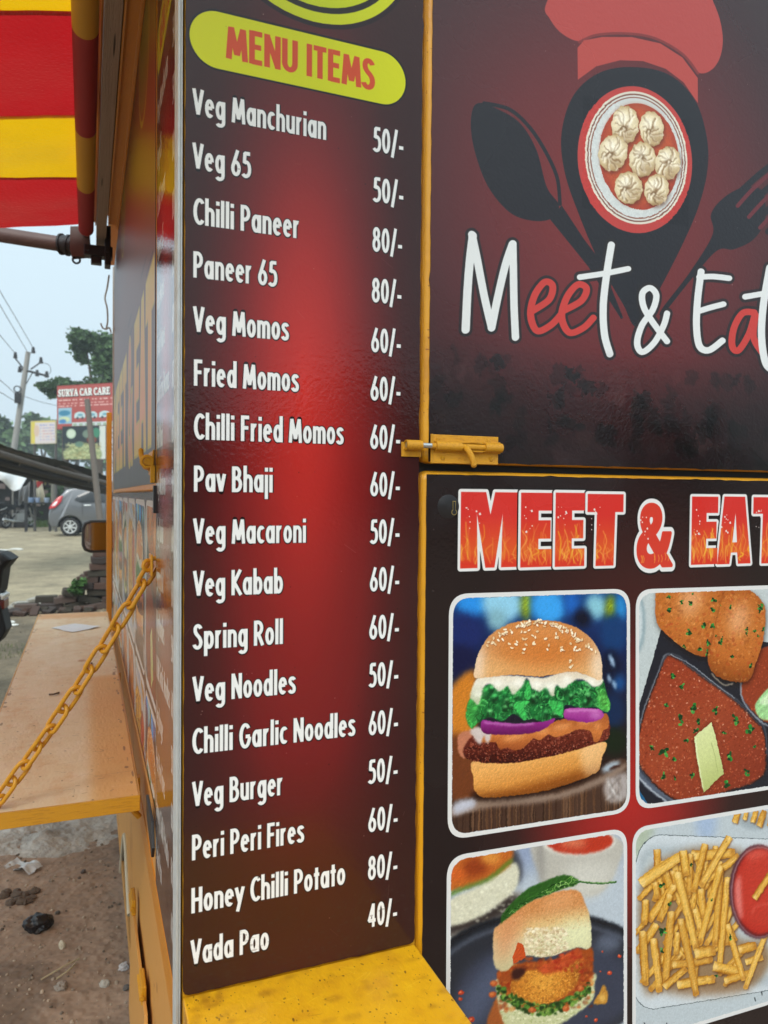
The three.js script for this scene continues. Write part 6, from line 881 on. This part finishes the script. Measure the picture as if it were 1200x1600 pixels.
{
  const [c, g] = canvas(640, 400); g.fillStyle = '#a8514c'; g.fillRect(0, 0, 640, 400);
  g.font = 'bold 80px serif'; g.lineJoin = 'round'; g.textAlign = 'left'; g.save(); g.translate(8, 96); g.scale(.80, 1.12); g.lineWidth = 12; g.strokeStyle = '#151212'; g.strokeText('SURYA CAR CARE', 3, 4); g.lineWidth = 3; g.strokeStyle = '#eef0ec'; g.fillStyle = '#eef0ec'; g.fillText('SURYA CAR CARE', 0, 0); g.strokeText('SURYA CAR CARE', 0, 0); g.restore();
  for (const [y, col] of [[128, '#d8b6b0'], [160, '#cf9d98'], [184, '#d6aaa5']]) for (let x = 14; x < 620; x += rr(26, 60)) { g.fillStyle = col; g.fillRect(x, y, rr(14, 40), 11); }
  g.fillStyle = '#8fb4c4'; g.fillRect(10, 206, 150, 150); disc(g, 80, 255, 66, 26, '#3f7f9c', 3); disc(g, 80, 315, 62, 26, '#c6cfa4', 4); disc(g, 60, 332, 40, 20, '#4a7fb4', 4);
  for (const [x, w] of [[190, 120], [330, 110], [460, 120]]) { g.beginPath(); g.ellipse(x + w / 2, 280, w / 2, 32, 0, Math.PI, 0); g.lineTo(x + w, 306); g.lineTo(x, 306); g.fillStyle = '#bcd0d2'; g.fill(); disc(g, x + w * .3, 306, 13, 13, '#3a4a50'); disc(g, x + w * .75, 306, 13, 13, '#3a4a50'); disc(g, x + w * .55, 278, w * .26, 12, '#6f9fae'); }
  g.fillStyle = '#c9cfd0'; g.fillRect(165, 346, 475, 54); for (let x = 176; x < 620; x += 66) { g.fillStyle = ['#8d9cc0', '#b4553c', '#9fb29a'][(x | 0) % 3]; g.fillRect(x, 356, 40, 26); }
  board('shop_sign', 'red car care shop sign on posts above the shelter roof', 'sign', [89, 603], [182, 668], 23.4, 22.6, .22, c, [-.92, .95], std(lin(.28, .035, .035), .5));
  const [c2, g2] = canvas(512, 384); g2.fillStyle = '#273238'; g2.fillRect(0, 0, 512, 384); g2.fillStyle = '#c6cbc4'; g2.fillRect(440, 0, 72, 384); disc(g2, 104, 84, 58, 58, '#a9bfa6', 2); disc(g2, 104, 84, 44, 44, '#c3d0bd', 2);
  disc(g2, 240, 330, 230, 130, '#8f9a72', 6); for (let i = 0; i < 260; i++) { const x = rr(30, 440), y = rr(200, 384); rline(g2, [x, y, x + rr(-30, 30), y + rr(-20, 20), x + rr(-50, 50), y + rr(-24, 24)], rr(4, 9), ['rgba(190,198,150,.8)', 'rgba(104,116,76,.7)', 'rgba(160,150,104,.7)'][i % 3]); } disc(g2, 300, 90, 60, 50, '#6d7f70', 6); disc(g2, 400, 80, 46, 60, '#3f7f64', 5); disc(g2, 350, 160, 60, 40, '#7a3b2e', 7); disc(g2, 200, 210, 50, 34, '#5f7d6c', 5);
  board('food_board', 'dark food board with noodle plate below the red sign', 'sign', [97, 666], [166, 718], 22.9, 22.4, .10, c2, [-.9, .9], std(lin(.10, .055, .045), .6));
  const [c3, g3] = canvas(300, 260); g3.fillStyle = '#cfc6c4'; g3.fillRect(0, 0, 300, 260); g3.fillStyle = '#cdbd58'; g3.fillRect(0, 0, 50, 260); g3.fillRect(0, 0, 300, 14); disc(g3, 70, 110, 34, 70, '#cbb2a0', 6); for (let y = 40; y < 230; y += 34) for (let x = 110; x < 280; x += rr(20, 44)) { g3.fillStyle = y < 70 ? '#8c93c4' : ['#b9a4b4', '#c9a0a0', '#a8aac4'][(x | 0) % 3]; g3.fillRect(x, y, rr(12, 30), 14); }
  board('poster_board', 'faded poster with yellow border left of the dark food board', 'poster', [48, 658], [87, 693], 25.6, 25.2, .05, c3, [-.85, .85], std(lin(.5, .45, .3), .6));
}

// ---------------------------------------------------------------- lean-to shelter, its props and the stall behind
{
  const t = thing('lean_to_shelter', 'low lean-to roof of dark sheets on long bamboo poles', 'shelter'), L = deep(-60, 668, 10), R = deep(172, 747, 16.6), bl = deep(-60, 722, 12.4), br = deep(172, 771, 18.6), n = 60, pos = [], uv = [], idx = [];
  for (let i = 0; i <= n; i++) for (let j = 0; j <= 6; j++) { const u = i / n, v = j / 6, p = L.clone().lerp(R, u).lerp(bl.clone().lerp(br, u), v); p.y += .006 * Math.sin(i * 1.9) + .02 * (vnoise(u * 14, v * 2 + 3, 9) - .5) - .05 * Math.sin(u * Math.PI * 2) * (1 - v); pos.push(p.x, p.y, p.z); uv.push(u * 6, v); if (i < n && j < 6) { const o = i * 7 + j; idx.push(o, o + 7, o + 1, o + 1, o + 7, o + 8); } }
  const g = new THREE.BufferGeometry(); g.setAttribute('position', new THREE.Float32BufferAttribute(pos, 3)); g.setAttribute('uv', new THREE.Float32BufferAttribute(uv, 2)); g.setIndex(idx); g.computeVertexNormals();
  part('roof_sheet', g, std(lin(.035, .037, .037), .8, { side: THREE.DoubleSide, bumpMap: rep(fine, 1, 1), bumpScale: .01 }), t);
  const bam = std(lin(.12, .095, .078), .8, { bumpMap: rep(fine, 1, 6), bumpScale: .01 }), shadeWood = std(lin(.03, .025, .022), .9);  // darker pole copy: shade under the roof put into its colour
  const pole = (a, b, r, m = bam) => { const A = deep(...a), Bp = deep(...b), mid = A.clone().lerp(Bp, .5).add(V(0, -.03, 0)); part('bamboo_pole', tube([A, mid, Bp], r, 16, 8), m, t); };
  pole([-60, 690, 9.9], [172, 756, 16.4], .05); pole([-60, 676, 10.3], [60, 715, 12.8], .03); pole([90, 724, 14], [172, 757, 16.2], .035); pole([-60, 706, 11], [172, 764, 17], .06, shadeWood); pole([-60, 716, 11.6], [172, 770, 17.6], .06, shadeWood);
  for (const x of [31, 88, 138]) { const u = (x + 60) / 232, d = 10 + 6.5 * u; part('rope_lashing', tube([deep(x, 672 + 75 * u + 8, d), deep(x + 3, 690 + 66 * u, d - .12), deep(x - 1, 702 + 64 * u, d + .1)], .012, 12, 6), std(lin(.2, .17, .13), .9), t); }
  const A = deep(136, 624, 13.6), Bq = deep(157, 818, 13.5), d = Bq.clone().sub(A), foot = A.clone().addScaledVector(d, A.y / -d.y);
  part('prop_pole', bar(foot, A, .06, 9, .05), std(lin(.17, .145, .125), .85, { bumpMap: rep(fine, 1, 8), bumpScale: .01 }), t, 'tall leaning timber prop that rises above the roof edge');
  for (const [px, py, dd, r] of [[-30, 705, 11.6, .06]]) { const q = deep(px, py, dd), f = V(q.x, 0, q.z); part('post', bar(f, q, r, 8), bam, t); }
  { const q = deep(83, 738, 27), f = V(q.x - .03, 0, q.z); solo('timber_post', bar(f, q, .07, 9, .06), std(lin(.22, .21, .18), .9, { bumpMap: rep(fine, 1, 8), bumpScale: .01 }), 'upright grey timber post left of the grey car', 'post'); }
}
function drape(name, label, cat, pts, color, opt = {}) { // cloth hung over things: [px, py] rows of depth d, soft folds
  const nx = 24, ny = 14, pos = [], uv = [], idx = []; const [tl, tr, brr, bll] = pts.map(([x, y, d]) => deep(x, y, d));
  for (let j = 0; j <= ny; j++) for (let i = 0; i <= nx; i++) { const u = i / nx, v = j / ny, p = tl.clone().lerp(tr, u).lerp(bll.clone().lerp(brr, u), v); p.z += (opt.fold ?? .10) * Math.sin(u * (opt.f ?? 13) + v * 2) * (.3 + v) + (opt.bulge ?? .3) * Math.sin(u * Math.PI) * Math.sin(v * Math.PI); p.y += (opt.sag ?? -.12) * Math.sin(u * Math.PI) * (1 - v) - (opt.hem ?? .15) * v * (.5 + .5 * Math.sin(u * 9 + 1)); pos.push(p.x, p.y, p.z); uv.push(u, v); if (i < nx && j < ny) { const o = j * (nx + 1) + i; idx.push(o, o + nx + 1, o + 1, o + 1, o + nx + 1, o + nx + 2); } }
  const g = new THREE.BufferGeometry(); g.setAttribute('position', new THREE.Float32BufferAttribute(pos, 3)); g.setAttribute('uv', new THREE.Float32BufferAttribute(uv, 2)); g.setIndex(idx); g.computeVertexNormals();
  return solo(name, g, std(lin(...color), .75, { side: THREE.DoubleSide, bumpMap: rep(fine, 2, 2), bumpScale: .02 }), label, cat);
}
{
  drape('tarpaulin', 'white tarpaulin sagging over the far stall', 'tarpaulin', [[-30, 730, 27], [47, 738, 26], [32, 762, 25.4], [-20, 742, 25.6]], [.66, .68, .68], { bulge: .5, sag: .25, hem: .2 });
  drape('hanging_sheet', 'grey sheet hanging behind the table of the far stall', 'cloth', [[30, 757, 27], [47, 752, 27], [46, 783, 27], [29, 783, 27]], [.33, .33, .34], { bulge: .1 });
  drape('hanging_sheet', 'pale yellow cloth bundle hung under the far stall roof', 'cloth', [[28, 727, 28], [64, 728, 28], [62, 746, 28], [34, 740, 28]], [.44, .42, .22], { hem: .3 });
  drape('hanging_sheet', 'small olive cloth hanging right of the yellow bundle', 'cloth', [[69, 733, 28], [80, 733, 28], [80, 752, 28], [70, 752, 28]], [.33, .32, .14], { bulge: .1 });
  drape('hanging_sheet', 'beige cloth hanging behind the blue tubs', 'cloth', [[52, 760, 27.4], [66, 755, 27.4], [72, 782, 27], [55, 784, 27]], [.42, .38, .28], { bulge: .2 });
  const heap = at2(8, 806), hg = lumpGeo(.75, .42, .5, .18, 8, 4); solo('sack_heap', hg.translate(heap.x, heap.y + .18, heap.z), std(lin(.62, .63, .62), .8, { bumpMap: rep(fine, 2, 2), bumpScale: .02 }), 'white sheet covered heap on the ground in front of the far stall', 'sacks');
  const c = deep(60, 785, 25.6), t = thing('stall_table', 'low dark table with blue tubs at the far stall', 'table', [c.x, 0, c.z]), h = c.y;
  part('tabletop', box(-.44, h - .05, -.3, .42, h, .3, .01), M.dark, t); for (const [x, z] of [[-.38, .25], [.36, .25], [-.38, -.25], [.36, -.25]]) part('leg', box(x - .03, -.05, z - .03, x + .03, h - .05, z + .03), M.dark, t);
  for (const [x, r, col, l] of [[-.22, .10, [.25, .36, .55], 'left blue plastic tub on the low dark table'], [-.02, .08, [.34, .42, .58], 'middle pale blue tub on the low dark table'], [.26, .09, [.36, .44, .56], 'right grey blue tub on the low dark table']]) solo('plastic_tub', new THREE.LatheGeometry([[0, 0], [r * .8, 0], [r, .16], [r * 1.06, .165], [r * .95, .15]].map((q) => new THREE.Vector2(...q)), 18).translate(c.x + x, h + .001, c.z + .05), std(lin(...col), .5, { side: THREE.DoubleSide }), l, 'tub', 'tubs on the far stall table');
  const s = deep(20, 760, 29), st = thing('market_stall', 'dark cluttered stall hut under the white tarpaulin', 'stall', [s.x, 0, s.z]), pl = std(lin(.05, .045, .04), .9);
  part('back_wall', box(-1.5, 0, -.9, 1.5, 2.2, -.8), pl, st); part('counter', box(-1.4, 0, .1, .5, .7, .5, .02), pl, st); for (const x of [-1.45, .05, 1.45]) part('post', bar(V(x, 0, .6), V(x, 2.25, .6), .035, 8), std(lin(.2, .19, .17), .8), st); part('stall_roof', box(-1.6, 2.2, -1, 1.6, 2.24, .8), std(lin(.12, .12, .12), .8), st);
  const crate = []; for (let i = 0; i < 12; i++) { const x = rr(-1.3, 1.3), y = rr(.1, 1.5); crate.push(box(x - rr(.06, .16), y, .15 + rr(-.3, .3), x + rr(.06, .16), y + rr(.08, .3), .3, .01)); } part('stored_goods', crate, std(lin(.17, .13, .12), .7), st);
  const rd = deep(62, 757, 27.8); solo('red_bucket', new THREE.CylinderGeometry(.12, .09, .22, 16).translate(rd.x, rd.y, rd.z), std(lin(.35, .03, .03), .5), 'small red bucket hanging beside the beige cloth', 'bucket');
  const hut = deep(118, 756, 32), hk = thing('kiosk', 'small kiosk with pale roof behind the grey car', 'kiosk', [hut.x, 0, hut.z]); part('wall', [box(-1.1, 0, -1, 1.4, 1.3, 1, .02)], std(lin(.10, .085, .07), .9), hk); part('opening', box(-.8, 1.32, 1.0, .9, 1.95, 1.03), M.black, hk); part('post', [bar(V(-1, 1.3, 1), V(-1, 2.05, 1), .05), bar(V(1.3, 1.3, 1), V(1.3, 2.05, 1), .05)], bamLike(), hk); part('roof', box(-1.25, 2.05, -1.2, 1.1, 2.14, 1.3, .02), std(lin(.45, .40, .30), .8), hk);
  const goods = []; for (let i = 0; i < 9; i++) goods.push(lumpGeo(.14, .13, .12, .2, i + 20, 1).translate(rr(-.8, .9), 1.42 + rr(0, .15), 1.1)); goods.forEach((q, i) => { if (i < 4) part('sack', q, std(lin(.3, .26, .22), .8), hk); });

  function bamLike() { return std(lin(.14, .11, .09), .85); }
  const bx = deep(135, 752, 29.5); solo('cool_box', new RoundedBoxGeometry(.3, .36, .3, 2, .03).translate(bx.x, bx.y, bx.z), std(lin(.25, .34, .46), .5), 'blue grey box behind the roof of the grey car', 'box');
  tuft('shrub', 'green shrub growing between the grey post and the stall table', 'shrub', at2(76, 815), 260, 1.5, .35, [.085, .17, .04]);
  const hed = [[V(0, .9, 0), 1.0, .9, .8], [V(.8, .7, .2), .8, .7, .7], [V(-.8, .6, 0), .7, .6, .6]], hb = deep(88, 800, 31); hb.y = 0; const bush = thing('bush', 'leafy green bush behind the rear of the grey car', 'bush', hb.toArray()); part('foliage', leaves(hed, 2600, .13, 400), LEAF, bush); part('stem', [bar(V(0, -.05, 0), V(.1, .8, 0), .05), bar(V(0, -.05, 0), V(-.5, .7, .1), .04), bar(V(0, -.05, 0), V(.6, .6, .1), .04)], BARK, bush);
}
scene.fog = new THREE.FogExp2(new THREE.Color(.80, .88, .95), .0020);
// long low wall closing the lot far behind
struct('far_bank', box(-160, -.5, -132, 160, 3.2, -120), std(lin(.10, .12, .085), .95));

renderer.render(scene, camera);
